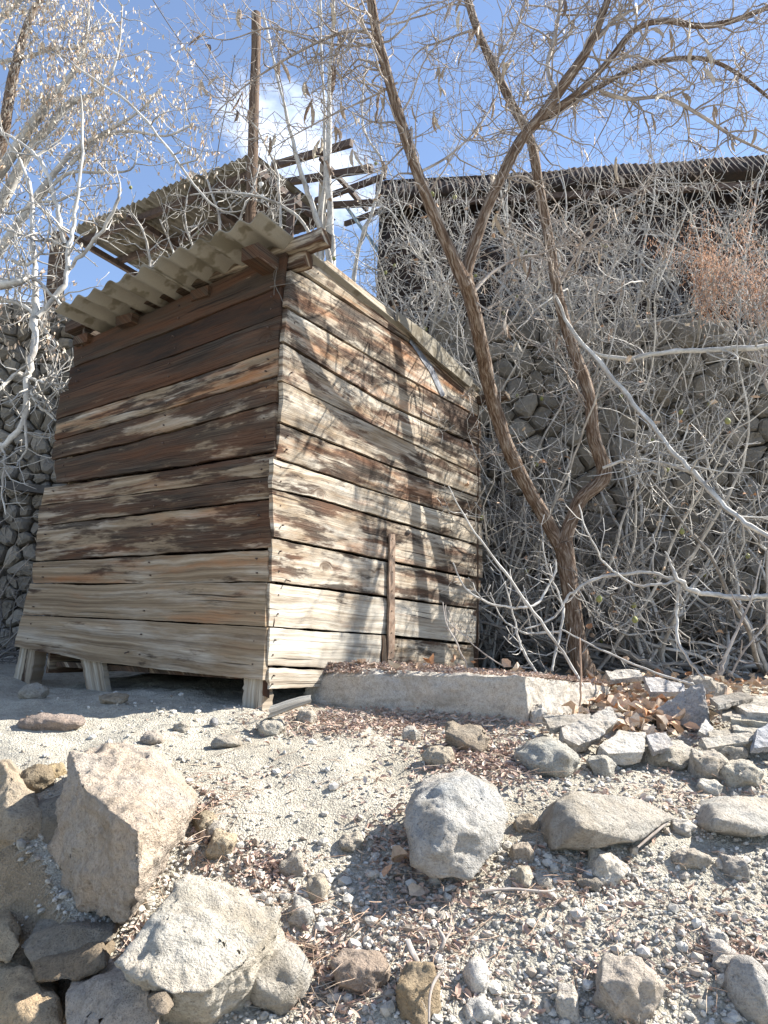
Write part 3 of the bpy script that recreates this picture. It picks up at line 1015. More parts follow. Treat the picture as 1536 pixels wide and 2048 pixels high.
# single stones: (centre x, centre y, width, height, colour, roundness, label)
STONES = [
    (428, 2000, 112, 62, (0.42, 0.33, 0.24), 0, 'orange-tan stone at the bottom beside the pale slab boulder'),
    (540, 1975, 136, 90, (0.40, 0.39, 0.36), 1, 'grey lichened stone at the bottom, right of the orange-tan stone'),
    (1268, 2010, 116, 92, (0.43, 0.40, 0.36), 0, 'rough knobbly stone at the bottom right'),
    (1515, 2000, 70, 84, (0.40, 0.39, 0.37), 2, 'smooth grey stone in the bottom right corner'),
    (955, 1963, 46, 54, WHITE, 3, 'white egg-shaped pebble low on the bank'),
    (1218, 1746, 70, 56, (0.55, 0.53, 0.48), 0, 'pale pointed stone below the wedge-shaped boulder'),
    (1100, 1520, 136, 66, (0.38, 0.38, 0.35), 1, 'mossy grey stone in front of the concrete slab corner'),
    (945, 1480, 110, 52, (0.30, 0.26, 0.21), 0, 'brown lumpy stone in the leaf litter before the slab'),
    (880, 1516, 66, 38, (0.40, 0.37, 0.31), 1, 'small rounded stone beside the path above the granite boulder'),
    (822, 1470, 38, 34, (0.42, 0.40, 0.36), 0, 'small pale stone in the leaves under the slab edge'),
    (1080, 1432, 44, 46, WHITE, 0, 'white rubble lump at the slab corner'),
    (1420, 1380, 76, 56, (0.52, 0.51, 0.48), 0, 'rough white block beside the upright triangular shard'),
    (1432, 1540, 72, 62, (0.45, 0.43, 0.39), 0, 'knobbly pale stone below the pile of flat shards'),
    (1500, 1556, 76, 52, (0.50, 0.49, 0.44), 0, 'pale stone at right below the shard pile'),
    (1425, 1577, 42, 26, (0.56, 0.55, 0.5), 0, 'flat white stone above the low right boulder'),
    (1240, 1508, 78, 44, (0.44, 0.42, 0.38), 0, 'light grey stone in the middle of the rubble'),
    (1208, 1535, 56, 40, (0.43, 0.42, 0.38), 0, 'small grey stone right of the mossy stone'),
    (1345, 1515, 120, 46, (0.47, 0.45, 0.40), 0, 'flat buff stone lying across the front of the rubble'),
    (1455, 1510, 84, 46, (0.34, 0.32, 0.28), 0, 'brownish stone under the flat shards'),
    (612, 1434, 44, 30, (0.42, 0.40, 0.36), 0, 'pale stone by the shed corner in the needles'),
    (540, 1456, 58, 34, (0.44, 0.42, 0.37), 0, 'rough pale stone on the path before the shed leg'),
    (448, 1486, 62, 22, (0.36, 0.34, 0.30), 1, 'low grey stone half buried in the path'),
    (60, 1565, 66, 44, (0.27, 0.23, 0.17), 1, 'brown stone on the lit strip above the left edge'),
    (100, 1545, 44, 30, (0.36, 0.30, 0.2), 0, 'small ochre stone behind the pinkish boulder'),
    (1055, 1652, 44, 34, (0.40, 0.36, 0.30), 0, 'small tan stone between the granite and wedge boulders'),
    (1045, 1713, 50, 38, (0.44, 0.40, 0.35), 0, 'tan stone at the foot of the wedge boulder'),
    (1052, 1762, 44, 36, (0.50, 0.46, 0.38), 0, 'buff stone below the gap between the two boulders'),
    (1088, 1766, 32, 24, (0.48, 0.46, 0.42), 0, 'small grey stone right of the buff stone'),
    (1385, 1725, 62, 34, (0.46, 0.42, 0.36), 0, 'tan wedge stone on the right slope'),
    (1370, 1660, 44, 28, (0.55, 0.53, 0.49), 0, 'white stone left of the low right boulder'),
    (580, 1735, 54, 44, (0.42, 0.40, 0.36), 0, 'grey stone above the grass tuft in the centre'),
    (598, 1838, 46, 50, (0.42, 0.41, 0.38), 0, 'grey stone right of the pale slab boulder'),
    (632, 1780, 46, 44, (0.42, 0.38, 0.31), 0, 'tan stone in the dry stalks at centre left'),
    (440, 1698, 58, 50, (0.48, 0.42, 0.32), 0, 'yellowish crumbling stone right of the pinkish boulder'),
    (405, 1650, 48, 36, (0.42, 0.38, 0.30), 0, 'tan stone against the right side of the pinkish boulder'),
    (430, 1665, 40, 32, (0.47, 0.46, 0.43), 0, 'pale stone next to the yellowish crumbling stone'),
    (700, 1690, 54, 32, (0.45, 0.43, 0.38), 0, 'pale flat stone left of the granite boulder'),
    (1470, 1950, 52, 40, (0.50, 0.48, 0.44), 0, 'pale stone above the bottom right corner'),
    (1450, 1918, 40, 34, (0.50, 0.48, 0.45), 0, 'small pale stone on the lower right gravel'),
    (1440, 1885, 40, 28, (0.55, 0.54, 0.5), 0, 'white flat stone in the lower right gravel'),
    (720, 1960, 100, 60, (0.33, 0.28, 0.24), 0, 'pinkish brown stone half buried at the bottom centre'),
    (840, 2010, 80, 78, (0.33, 0.27, 0.19), 0, 'tan stone sunk in the bank at the bottom centre'),
    (960, 2030, 62, 34, (0.54, 0.53, 0.50), 0, 'white chipped stone at the bottom edge'),
    (1140, 2020, 44, 48, (0.50, 0.49, 0.46), 0, 'pale upright stone at the bottom edge'),
    (1480, 1745, 52, 36, (0.36, 0.34, 0.31), 0, 'grey stone on the right slope above the gravel'),
    (905, 1745, 1, 1, GREY, 0, ''),
    (1180, 1770, 50, 22, (0.30, 0.28, 0.25), 0, 'dark flat stone left of the pale pointed stone'),
    (95, 1444, 120, 26, (0.30, 0.255, 0.23), 1, 'pinkish stone in the shaded earth left of the shed'),
    (60, 1385, 50, 28, (0.36, 0.34, 0.3), 1, 'grey stone by the far left shed leg'),
    (225, 1398, 60, 20, (0.33, 0.29, 0.23), 0, 'flat earth-coloured stone under the middle leg'),
    (300, 1477, 46, 22, (0.38, 0.35, 0.31), 1, 'small rounded stone behind the pinkish boulder top'),
    (360, 1455, 28, 24, (0.40, 0.37, 0.32), 0, 'small tan stone on the shaded earth before the shed'),
    (426, 1446, 18, 20, (0.32, 0.33, 0.35), 2, 'little blue-grey pebble on the shaded earth'),
    (1275, 1440, 56, 26, (0.42, 0.40, 0.36), 0, 'grey stone among the leaves by the triangular shard'),
    (1230, 1440, 44, 26, (0.33, 0.32, 0.30), 0, 'dark stone behind the tilted shard'),
    (1010, 1308, 54, 50, (0.33, 0.31, 0.28), 0, 'lone grey block behind the concrete slab'),
    (1400, 1935, 1, 1, GREY, 0, ''),
]


def ellip_rock(c, rx, ry, rz, color, rnd_lvl, name, cut=None, mat=None):
    pts = []
    n = 15 if rnd_lvl == 0 else 40
    for k in range(n):
        z = 1 - 2 * (k + 0.5) / n
        th = k * 2.39996 + rnd.uniform(-0.4, 0.4)
        r = math.sqrt(max(0, 1 - z * z))
        s = rnd.uniform(0.80, 1.12) if rnd_lvl == 0 else rnd.uniform(0.93, 1.05)
        if rnd_lvl == 0:
            e = 0.75
            q = (math.copysign(abs(r * math.cos(th)) ** e, math.cos(th)), math.copysign(abs(r * math.sin(th)) ** e, math.sin(th)), math.copysign(abs(z) ** e, z))
        else:
            q = (r * math.cos(th), r * math.sin(th), z)
        pts.append(c + V((q[0] * rx, q[1] * ry, q[2] * rz)) * s)
    size = max(rx, rz)
    return hull_mesh(name, pts, mat or M_ROCK, color, cut=cut or max(0.008, size * 0.13), smooth=rnd_lvl + (1 if rnd_lvl else 0), amp=size * (0.16 if rnd_lvl < 2 else 0.03), scale=1.3 / size, fine=0.0015, loc=V((c.x, c.y, c.z - rz)))


for (cx, cy, w, h, c, lv, lab) in STONES:
    if not lab: continue
    g = on_ground(cx, cy + h * 0.42)
    dist = (g - EYE).length
    rx, rz = w * 0.5 * dist / F, h * 0.5 * dist / F
    rz *= 1.2
    cen = V((g.x, g.y + min(rx, rz) * 0.7, g.z + rz * 0.52))
    o = ellip_rock(cen, rx, (rx + rz) * 0.55, rz, c, lv, 'stone')
    tag(o, lab, 'stone')

# broken flat shards of concrete: outline on a tilted plane, real thickness
SH = 'broken concrete shards'
SHARDS = [
    ([(1130, 1455), (1215, 1420), (1228, 1440), (1200, 1470), (1160, 1486), (1135, 1474)], 3.02, (0.2, 0.18), 0.05, (0.42, 0.41, 0.39), 'tilted grey concrete shard right of the slab corner'),
    ([(1392, 1370), (1402, 1372), (1415, 1452), (1330, 1440), (1318, 1418)], 3.45, (-0.45, 0.10), 0.045, (0.36, 0.36, 0.36), 'upright triangular grey concrete shard'),
    ([(1092, 1432), (1175, 1428), (1170, 1442), (1105, 1454)], 3.12, (0.0, 0.5), 0.025, (0.34, 0.33, 0.31), 'thin dark shard lying behind the tilted shard'),
    ([(1205, 1490), (1240, 1464), (1285, 1468), (1280, 1502), (1220, 1504)], 2.92, (0.1, 0.3), 0.05, (0.50, 0.48, 0.44), 'pale broken shard in front of the leaf heap'),
    ([(1292, 1352), (1360, 1368), (1365, 1382), (1305, 1382)], 3.9, (0.0, 0.25), 0.03, (0.42, 0.42, 0.43), 'bluish grey shard behind the leaf heap'),
    ([(1216, 1342), (1275, 1340), (1282, 1352), (1225, 1358)], 4.3, (0.0, 0.3), 0.03, (0.44, 0.43, 0.41), 'flat pale shard at the edge of the shadow'),
    ([(1462, 1400), (1540, 1392), (1600, 1405), (1590, 1428), (1500, 1422)], 3.3, (0.0, 0.7), 0.03, (0.48, 0.47, 0.44), 'topmost pale flat shard of the pile at right'),
    ([(1452, 1412), (1530, 1420), (1590, 1432), (1580, 1446), (1455, 1430)], 3.22, (0.0, 0.6), 0.025, (0.40, 0.38, 0.34), 'second flat shard from the top of the pile'),
    ([(1466, 1424), (1560, 1436), (1590, 1450), (1470, 1438)], 3.16, (0.0, 0.6), 0.03, (0.44, 0.42, 0.36), 'third flat shard, a buff one, in the pile'),
    ([(1468, 1442), (1545, 1452), (1560, 1468), (1472, 1458)], 3.1, (0.0, 0.6), 0.03, (0.42, 0.40, 0.35), 'fourth flat shard of the pile'),
    ([(1410, 1476), (1498, 1466), (1502, 1480), (1420, 1494)], 2.98, (0.1, 0.25), 0.035, (0.40, 0.38, 0.34), 'long brick-like shard below the pile'),
    ([(1420, 1462), (1462, 1458), (1466, 1468), (1424, 1474)], 3.08, (0.0, 0.5), 0.025, (0.36, 0.34, 0.30), 'short shard behind the brick-like shard'),
    ([(1518, 1460), (1545, 1445), (1560, 1490), (1512, 1492)], 2.98, (0.2, 0.15), 0.03, (0.36, 0.38, 0.42), 'blue-grey shard leaning at the right edge'),
    ([(1425, 1395), (1480, 1385), (1500, 1395), (1440, 1408)], 3.35, (0.0, 0.8), 0.02, (0.30, 0.29, 0.27), 'thin dark shard sticking out of the pile'),
    ([(1295, 1470), (1330, 1465), (1345, 1490), (1310, 1500)], 2.95, (0.2, 0.2), 0.02, (0.40, 0.40, 0.41), 'small grey shard leaning by the buff stone'),
    ([(1400, 1462), (1412, 1440), (1425, 1455), (1415, 1470)], 3.12, (0.1, 0.2), 0.02, (0.54, 0.53, 0.5), 'little white shard before the pile'),
]
for outline, Y, (sx, sy), th, c, lab in SHARDS:
    # sx, sy: how far the outline leans back per pixel-metre across and up
    cx = sum(p[0] for p in outline) / len(outline)
    cy = sum(p[1] for p in outline) / len(outline)
    P = []
    for x, y in outline:
        x, y = cx + (x - cx) * 1.15, cy + (y - cy) * 1.15
        dx, dy = (x - cx) * Y / F, -(y - cy) * Y / F
        P.append(at(x, y, Y + sx * dx + dy * (sy * 6.0)))
    nn = (P[1] - P[0]).cross(P[2] - P[0]).normalized()
    if nn.y > 0: nn = -nn
    P2 = P + [p - nn * th for p in P]
    g0 = sum(P, V()) / len(P)
    o = hull_mesh('concrete_shard', P2, M_CONC2, tuple(min(0.6, q * 1.0) for q in c), cut=0.016, smooth=0, amp=0.009, scale=16, fine=0.003, loc=V((g0.x, g0.y, min(p.z for p in P2))), shade=False)
    tag(o, lab, 'concrete shard')

# loose white board end at the shed corner
o = plank([(540, 1410), (600, 1392), (622, 1390)], [(535, 1436), (590, 1414), (622, 1404)], at(570, 1415, 3.2), V((0.1, -1, 0.25)).normalized(), (0.0, 1.0, 0.0), name='board_end', nu=10, nv=3, thick=0.03, rough=0.004)
o.parent = None
o.matrix_parent_inverse = Matrix()
tag(o, 'bleached white board end lying by the shed corner', 'board')

# ------------------------------------------------------------------ gravel, needles, leaves (real small geometry)
PHI = (1 + 5 ** 0.5) / 2
ICO = np.array([(-1, PHI, 0), (1, PHI, 0), (-1, -PHI, 0), (1, -PHI, 0), (0, -1, PHI), (0, 1, PHI), (0, -1, -PHI), (0, 1, -PHI), (PHI, 0, -1), (PHI, 0, 1), (-PHI, 0, -1), (-PHI, 0, 1)]) / 1.902
ICF = np.array([(0, 11, 5), (0, 5, 1), (0, 1, 7), (0, 7, 10), (0, 10, 11), (1, 5, 9), (5, 11, 4), (11, 10, 2), (10, 7, 6), (7, 1, 8), (3, 9, 4), (3, 4, 2), (3, 2, 6), (3, 6, 8), (3, 8, 9), (4, 9, 5), (2, 4, 11), (6, 2, 10), (8, 6, 7), (9, 8, 1)])


def gravel_density(x, y):
    if y < 2.35:
        d = 1.0 if x > -0.35 else 0.75
    elif y < 2.75:
        d = 0.12
    else:
        d = 0.05
    if x > 0.55 and y > 2.4: d += 0.25
    if y < 3 and edge_side(x, y) > 0: d *= 0.15
    d *= 0.45 + 1.1 * max(0, noise.noise(V((x * 2.6, y * 2.6, 3))) + 0.45)
    return d


def make_pebbles(name, n, smin, smax, xr, yr, mat, power=2.2, dens=gravel_density):
    VS, FS = [], []
    k = 0
    tries = 0
    while k < n and tries < n * 12:
        tries += 1
        x, y = rnd.uniform(*xr), rnd.uniform(*yr)
        if abs(x) > 0.62 * y + 0.25: continue
        if rnd.random() > dens(x, y): continue
        s = smin + (smax - smin) * rnd.random() ** power
        sc3 = np.array([rnd.uniform(0.7, 1.3), rnd.uniform(0.7, 1.3), rnd.uniform(0.5, 0.95)]) * s
        v = ICO * (1 + nrg.uniform(-0.22, 0.22, (12, 1))) * sc3
        a, b = rnd.uniform(0, 2 * PI), rnd.uniform(-0.5, 0.5)
        ca, sa, cb, sb = math.cos(a), math.sin(a), math.cos(b), math.sin(b)
        Rm = np.array([(ca, -sa * cb, sa * sb), (sa, ca * cb, -ca * sb), (0, sb, cb)])
        v = v @ Rm.T
        v += (x, y, height(x, y) + s * 0.35)
        VS.append(v)
        FS.append(ICF + 12 * k)
        k += 1
    return link_mesh(name, np.concatenate(VS), np.concatenate(FS).tolist(), mat)


g1 = make_pebbles('gravel', 22000, 0.0022, 0.009, (-1.6, 2.2), (1.25, 3.6), M_GRAVEL)
tag(g1, 'fine pale gravel scattered over the bank', kind='stuff')
g2 = make_pebbles('pebbles', 2000, 0.007, 0.020, (-1.6, 2.2), (1.25, 3.8), M_GRAVEL, 2.6)
tag(g2, 'loose pale pebbles and stone chips on the bank', kind='stuff')

# where the litter lies: (px, py, spread x, spread y in px, count)
def slab_top(x, y):
    """height of the slab's top at (x, y) or None"""
    a, b, c, d = A['ftl'], A['ftr'], A['btr'], A['btl']
    for (p, q, r) in ((a, b, c), (a, c, d)):
        det = (q.y - r.y) * (p.x - r.x) + (r.x - q.x) * (p.y - r.y)
        l1 = ((q.y - r.y) * (x - r.x) + (r.x - q.x) * (y - r.y)) / det
        l2 = ((r.y - p.y) * (x - r.x) + (p.x - r.x) * (y - r.y)) / det
        l3 = 1 - l1 - l2
        if min(l1, l2, l3) > 0.0:
            return l1 * p.z + l2 * q.z + l3 * r.z
    return None


def litter_spot(px, py, sx, sy):
    x, y = rnd.gauss(px, sx), rnd.gauss(py, sy)
    p = on_ground(x, y)
    return p


def make_leaves(name, spots, mat, l0, l1, wfac=(0.25, 0.5), curl=0.5, lift=0.0):
    vv, ff = [], []
    for spot, cnt in spots:
        for _ in range(cnt):
            p = spot()
            if p is None: continue
            L = rnd.uniform(l0, l1)
            W = L * rnd.uniform(*wfac)
            a, pit, rol = rnd.uniform(0, 2 * PI), rnd.gauss(0, 0.35), rnd.gauss(0, 0.6)
            d = V((math.cos(a) * math.cos(pit), math.sin(a) * math.cos(pit), math.sin(pit)))
            s = d.cross(V((0, 0, 1))).normalized()
            u = s.cross(d)
            s2 = s * math.cos(rol) + u * math.sin(rol)
            u2 = d.cross(s2) * -1
            c = p + V((0, 0, abs(math.sin(pit)) * L * 0.5 + abs(math.sin(rol)) * W * 0.4 + lift * rnd.random() + 0.003))
            k = len(vv)
            cu = rnd.uniform(-curl, curl) * L
            fo = rnd.uniform(0.1, 0.6) * W
            for t, w in ((-0.5, 0.10), (-0.18, 0.9), (0.2, 1.0), (0.5, 0.05)):
                m = c + d * (t * L) + u2 * (cu * (t * t) * 2)
                vv += [m - s2 * (W * 0.5 * w) + u2 * (fo * w), m, m + s2 * (W * 0.5 * w) + u2 * (fo * w)]
            for r in range(3):
                o = k + r * 3
                ff += [(o, o + 1, o + 4, o + 3), (o + 1, o + 2, o + 5, o + 4)]
    o = link_mesh(name, vv, ff, mat)
    return tag(o, None, None, None, 'stuff')


def on_slab():
    f, g = rnd.random(), rnd.random() ** 0.8
    a = A['ftl'].lerp(A['ftr'], f)
    b = A['btl'].lerp(A['btr'], f)
    p = a.lerp(b, 0.04 + 0.96 * g)
    p.z += 0.004 + 0.045 * rnd.random() * (1 - abs(f - 0.42) * 1.5) * min(1, g * 3)
    return p


def spots_px(px, py, sx, sy):
    return lambda: litter_spot(px, py, sx, sy)


l = make_leaves('leaf_litter', [
    (on_slab, 3600),
    (spots_px(830, 1450, 150, 18), 1500), (spots_px(950, 1510, 80, 22), 800), (spots_px(690, 1440, 80, 14), 500),
    (spots_px(1010, 1540, 60, 25), 350), (spots_px(530, 1740, 40, 25), 260), (spots_px(800, 1700, 45, 50), 350), (spots_px(640, 1560, 260, 25), 90),
    (spots_px(860, 1850, 60, 110), 380), (spots_px(1150, 1780, 160, 40), 260), (spots_px(1460, 1900, 50, 40), 160), (spots_px(1200, 1960, 200, 70), 260),
    (spots_px(300, 1900, 25, 60), 160), (spots_px(400, 1640, 25, 50), 160), (spots_px(1320, 1470, 140, 60), 700), (spots_px(1350, 1600, 130, 30), 250),
    (spots_px(480, 1880, 60, 60), 200), (spots_px(650, 1950, 60, 60), 260)], M_LEAF, 0.014, 0.036, (0.22, 0.45))
tag(l, 'small brown dry leaves and leaflets littering the ground')
l = make_leaves('curled_leaves', [
    (on_slab, 16),
    (spots_px(1230, 1400, 60, 25), 260), (spots_px(1290, 1440, 50, 22), 130), (spots_px(1400, 1400, 60, 20), 70), (spots_px(1330, 1460, 50, 16), 40), (spots_px(1480, 1380, 60, 14), 70),
    (spots_px(1420, 1360, 120, 14), 130), (spots_px(1130, 1420, 30, 8), 22), (spots_px(830, 1740, 30, 30), 10), (spots_px(1200, 1345, 120, 10), 60)], M_LEAF_BIG, 0.04, 0.085, (0.5, 0.9), 0.9, 0.03)
tag(l, 'large curled tan and orange dry leaves heaped beside the slab')

tb = Tubes()
for (px, py, sx, sy, n, L) in [(800, 1445, 170, 20, 420, 0.10), (980, 1540, 70, 30, 90, 0.12), (850, 1800, 120, 90, 150, 0.16), (420, 1640, 40, 60, 70, 0.16), (560, 1880, 60, 60, 90, 0.18), (640, 1960, 50, 60, 60, 0.18),
                               (1200, 1800, 180, 90, 120, 0.13), (700, 1560, 280, 40, 60, 0.12), (330, 1850, 30, 60, 40, 0.14), (1350, 1580, 120, 40, 70, 0.12), (600, 1420, 40, 14, 60, 0.10), (1430, 1930, 60, 50, 40, 0.12)]:
    for _ in range(n):
        p = litter_spot(px, py, sx, sy)
        a = rnd.uniform(0, 2 * PI)
        q, r = walk(p + V((0, 0, 0.006)), V((math.cos(a), math.sin(a), rnd.uniform(-0.02, 0.25))), L * rnd.uniform(0.4, 1.5), 0.0011, 0.0006, 0.03, 0.10)
        for k in range(1, len(q)):
            q[k].z = max(q[k].z - 0.004 * k, height(q[k].x, q[k].y, False) + 0.006)
        tb.add(q, r, 3)
o = tb.build('dry_stalks', M_STRAW)
tag(o, 'thin dry stalks and needles strewn over the ground', kind='stuff')
# bigger fallen sticks
for (spec, lab) in [([(815, 1880, 1.9, 11), (825, 1905, 1.88, 12), (838, 1930, 1.84, 9), (846, 1968, 1.8, 4)], 'reddish broken stick standing in the lower bank'),
                    ([(858, 2045, 1.66, 4), (860, 1990, 1.72, 5), (872, 1958, 1.76, 6), (892, 1935, 1.78, 4)], 'forked grey twig at the bottom centre'),
                    ([(875, 1855, 1.9, 4), (888, 1880, 1.88, 8), (880, 1900, 1.87, 7), (905, 1855, 1.92, 3)], 'crooked reddish stick above the forked twig'),
                    ([(962, 1783, 2.05, 4), (1020, 1778, 2.07, 6), (1090, 1783, 2.08, 5), (1110, 1778, 2.1, 3)], 'long brown twig lying below the granite boulder'),
                    ([(1275, 1695, 2.3, 4), (1310, 1665, 2.36, 6), (1335, 1645, 2.4, 4)], 'short straight stick leaning on the wedge boulder')]:
    t2 = Tubes()
    p, r = trace(spec)
    g = on_ground(spec[0][0], spec[0][1])
    t2.add(p, r, 6, 0.25)
    o = t2.build('stick', M_TWIG, loc=p[0].copy())
    tag(o, lab, 'stick')

# ------------------------------------------------------------------ stone retaining wall behind
WY = 6.75
wall_top = 4.55
wv, wf, _ = box_between(V((-9, WY + 0.35, 2.6)), V((9, WY + 0.35, 2.6)), 0.62, 3.9)
stone_wall = link_mesh('stone_wall', wv, wf, M_WALLBACK)
tag(stone_wall, 'tall dry-stone retaining wall of grey rubble behind the shed', 'wall')
M_WSTONE = None


def mat_wallstone():
    t = NT('wall_stone')
    p = t.pos()
    r = t.obj().outputs['Random']
    c = t.ramp(r, [(0.0, (0.14, 0.125, 0.103)), (0.35, (0.205, 0.185, 0.157)), (0.7, (0.25, 0.226, 0.19)), (1.0, (0.17, 0.158, 0.143))])
    n = t.noise(p, 22, 5, 0.7)
    c = t.mix(0.6, c, t.ramp(n, [(0.3, 0.55), (0.55, 1.0), (0.75, 1.2)]), 'MULTIPLY')
    return t.done(c, t.bump(n, 0.8, 0.02), 0.95)


M_WSTONE = mat_wallstone()


def clip_poly(poly, mx, mz, nx_, nz_):
    out = []
    for (ax, az), (bx, bz) in zip(poly, poly[1:] + poly[:1]):
        da, db = (ax - mx) * nx_ + (az - mz) * nz_, (bx - mx) * nx_ + (bz - mz) * nz_
        if da <= 0: out.append((ax, az))
        if (da < 0 < db) or (db < 0 < da):
            f = da / (da - db)
            out.append((ax + (bx - ax) * f, az + (bz - az) * f))
    return out


stones = []
for (xa, xb, dw, dh) in ((-4.0, -2.6, 0.165, 0.125), (0.75, 4.25, 0.235, 0.17)):
    sites = []
    row = 0
    z = 0.95
    while z < wall_top + 0.05:
        x = xa - (dw / 2 if row % 2 else 0)
        while x < xb:
            if rnd.random() > 0.1:
                sites.append((x + rnd.uniform(-0.42, 0.42) * dw, z + rnd.uniform(-0.36, 0.36) * dh))
            x += dw
        z += dh
        row += 1
    for k, (x, z) in enumerate(sites):
        r = max(dw, dh)
        poly = [(x - r, z - r * 0.8), (x + r, z - r * 0.8), (x + r, z + r * 0.8), (x - r, z + r * 0.8)]
        for q, (ox, oz) in enumerate(sites):
            if q != k and abs(ox - x) < 2.2 * r and abs(oz - z) < 2.2 * r:
                poly = clip_poly(poly, (x + ox) / 2, (z + oz) / 2, ox - x, oz - z)
                if len(poly) < 3: break
        if len(poly) >= 3:
            stones.append((x, z, poly))


def area(poly):
    return abs(sum(a[0] * b[1] - b[0] * a[1] for a, b in zip(poly, poly[1:] + poly[:1]))) / 2


stones.sort(key=lambda c: area(c[2]) * (1.8 if c[0] < 0 else 1.0), reverse=True)
sv, sf = [], []
for k, (x, z, poly) in enumerate(stones):
    pts = []
    for (a, b) in zip(poly, poly[1:] + poly[:1]):
        if math.hypot(a[0] - b[0], a[1] - b[1]) < 0.03: continue
        for f in (0.12, 0.5, 0.88):
            pts.append((a[0] + (b[0] - a[0]) * f + rnd.gauss(0, 0.004), a[1] + (b[1] - a[1]) * f + rnd.gauss(0, 0.004)))
    n = len(pts)
    if n < 6: continue
    dep = rnd.uniform(-0.02, 0.02)
    tx, tz = rnd.uniform(-0.25, 0.25), rnd.uniform(-0.25, 0.25)
    vs = []
    for (sc_, yy) in ((0.965, 0.05), (0.93, -0.02), (0.72, -0.055)):
        for (a, b) in pts:
            px_, pz_ = x + (a - x) * sc_, z + (b - z) * sc_
            vs.append(V((px_, WY + yy + dep + (tx * (a - x) + tz * (b - z)) * (0 if yy > 0 else 1) + (rnd.gauss(0, 0.006) if yy < 0 else 0), pz_)))
    vs.append(V((x, WY - 0.065 + dep + rnd.gauss(0, 0.012), z)))
    fs = []
    for q in range(n):
        j = (q + 1) % n
        fs += [(q, j, n + j, n + q), (n + q, n + j, 2 * n + j, 2 * n + q), (2 * n + q, 2 * n + j, 3 * n)]
    if k < 290:
        link_mesh('stone', vs, fs, M_WSTONE, stone_wall)
    else:
        b = len(sv)
        sv += vs
        sf += [tuple(i + b for i in f) for f in fs]
if sv:
    tag(link_mesh('small_stones', sv, sf, M_WSTONE, stone_wall), kind='stuff')
beam('pipe', V((-4.6, WY - 0.11, 2.93)), V((-2.2, WY - 0.10, 2.70)), 0.075, 0.075, M_PIPE, None)
tag(bpy.data.objects['pipe'], 'dark horizontal pipe fixed along the stone wall left of the shed', 'pipe')
uv_, uf_, _ = box_between(V((-40, 30.4, wall_top - 0.06)), V((40, 30.4, wall_top - 0.06)), 46.6, 0.1)
tag(link_mesh('upper_terrace', uv_, uf_, M_GROUND), 'earth terrace above the retaining wall', kind='structure')

# ------------------------------------------------------------------ corrugated metal barn on the terrace, right
BY = 7.7
barn = thing('barn', V((4, BY, wall_top)), 'long dark barn clad in rusty corrugated metal above the stone wall', 'barn')


def corr_panel(name, x0, x1, zt0, zt1, zb0, zb1, yt, yb, parent, mat, per=0.076, amp=0.011, sides=6):
    n = int((x1 - x0) / per * sides)
    vs, fs = [], []
    for i in range(n + 1):
        f = i / n
        x = x0 + (x1 - x0) * f
        d = amp * math.cos(2 * PI * x / per)
        zt = zt0 + (zt1 - zt0) * f
        zb_ = zb0 + (zb1 - zb0) * f
        jag = 0.012 * noise.noise(V((x * 3, zt0, 0)))
        vs += [V((x, yt + d, zt + jag)), V((x, (yt + yb) / 2 + d, (zt + zb_) / 2)), V((x, yb + d, zb_ + jag))]
        vs += [V((x, yt + d + 0.003, zt + jag)), V((x, (yt + yb) / 2 + d + 0.003, (zt + zb_) / 2)), V((x, yb + d + 0.003, zb_ + jag))]
    for i in range(n):
        a, b = i * 6, (i + 1) * 6
        fs += [(a, b, b + 1, a + 1), (a + 1, b + 1, b + 2, a + 2), (a + 3, a + 4, b + 4, b + 3), (a + 4, a + 5, b + 5, b + 4), (a, a + 3, b + 3, b), (a + 2, b + 2, b + 5, a + 5)]
    return link_mesh(name, vs, fs, mat, parent, smooth=True)


pl_, pr_ = at(752, 364, BY + 0.2), at(1536, 308, BY + 0.2)
slope = (pr_.z - pl_.z) / (pr_.x - pl_.x)
x = pl_.x
k = 0
while x < pr_.x + 1.5:
    w = rnd.uniform(0.74, 0.82)
    z0 = pl_.z + slope * (x - pl_.x) + rnd.uniform(-0.02, 0.02)
    z1 = z0 + slope * w
    dz = 0.03 * (k % 2)
    corr_panel('roof_sheet', x, x + w + 0.05, z0, z1, z0 - 0.42, z1 - 0.42, BY + 0.2 - 0.006 * (k % 2), BY - 0.1 - 0.006 * (k % 2), barn, M_RUST)
    if k > 0:
        corr_panel('wall_sheet', x, x + w + 0.04, z0 - 0.36, z1 - 0.36, wall_top - 0.02, wall_top - 0.02, BY + 0.16 + 0.005 * (k % 2), BY + 0.24, barn, M_RUST)
    else:
        corr_panel('wall_sheet', x + 0.05, x + w + 0.04, z0 - 0.36, z1 - 0.36, wall_top + 0.3, wall_top + 0.3, BY + 0.16, BY + 0.2, barn, M_RUST)
    x += w
    k += 1
for dz, yy in ((-0.46, -0.02),):
    a_, b_ = V((pl_.x + 0.1, BY + yy, pl_.z + dz)), V((pr_.x + 1.2, BY + yy, pr_.z + dz))
    beam('rail', a_, b_, 0.05, 0.07, M_STEEL, barn)
for xx in (pl_.x + 1.9,):
    beam('post', V((xx, BY + 0.1, wall_top - 0.05)), V((xx, BY + 0.1, pl_.z + slope * (xx - pl_.x) - 0.3)), 0.08, 0.08, M_STEEL, barn, up=V((0, 1, 0)))
bv, bf, _ = box_between(V((pl_.x + 0.3, BY + 1.6, 4.9)), V((pr_.x + 2, BY + 1.6, 4.9)), 2.5, 0.9)
link_mesh('inner_wall', bv, bf, M_RUST, barn)
bv, bf, _ = box_between(V((pl_.x + 0.1, BY + 1.6, pl_.z - 0.02)), V((pr_.x + 2, BY + 1.6, pr_.z + 0.02)), 2.9, 0.03)
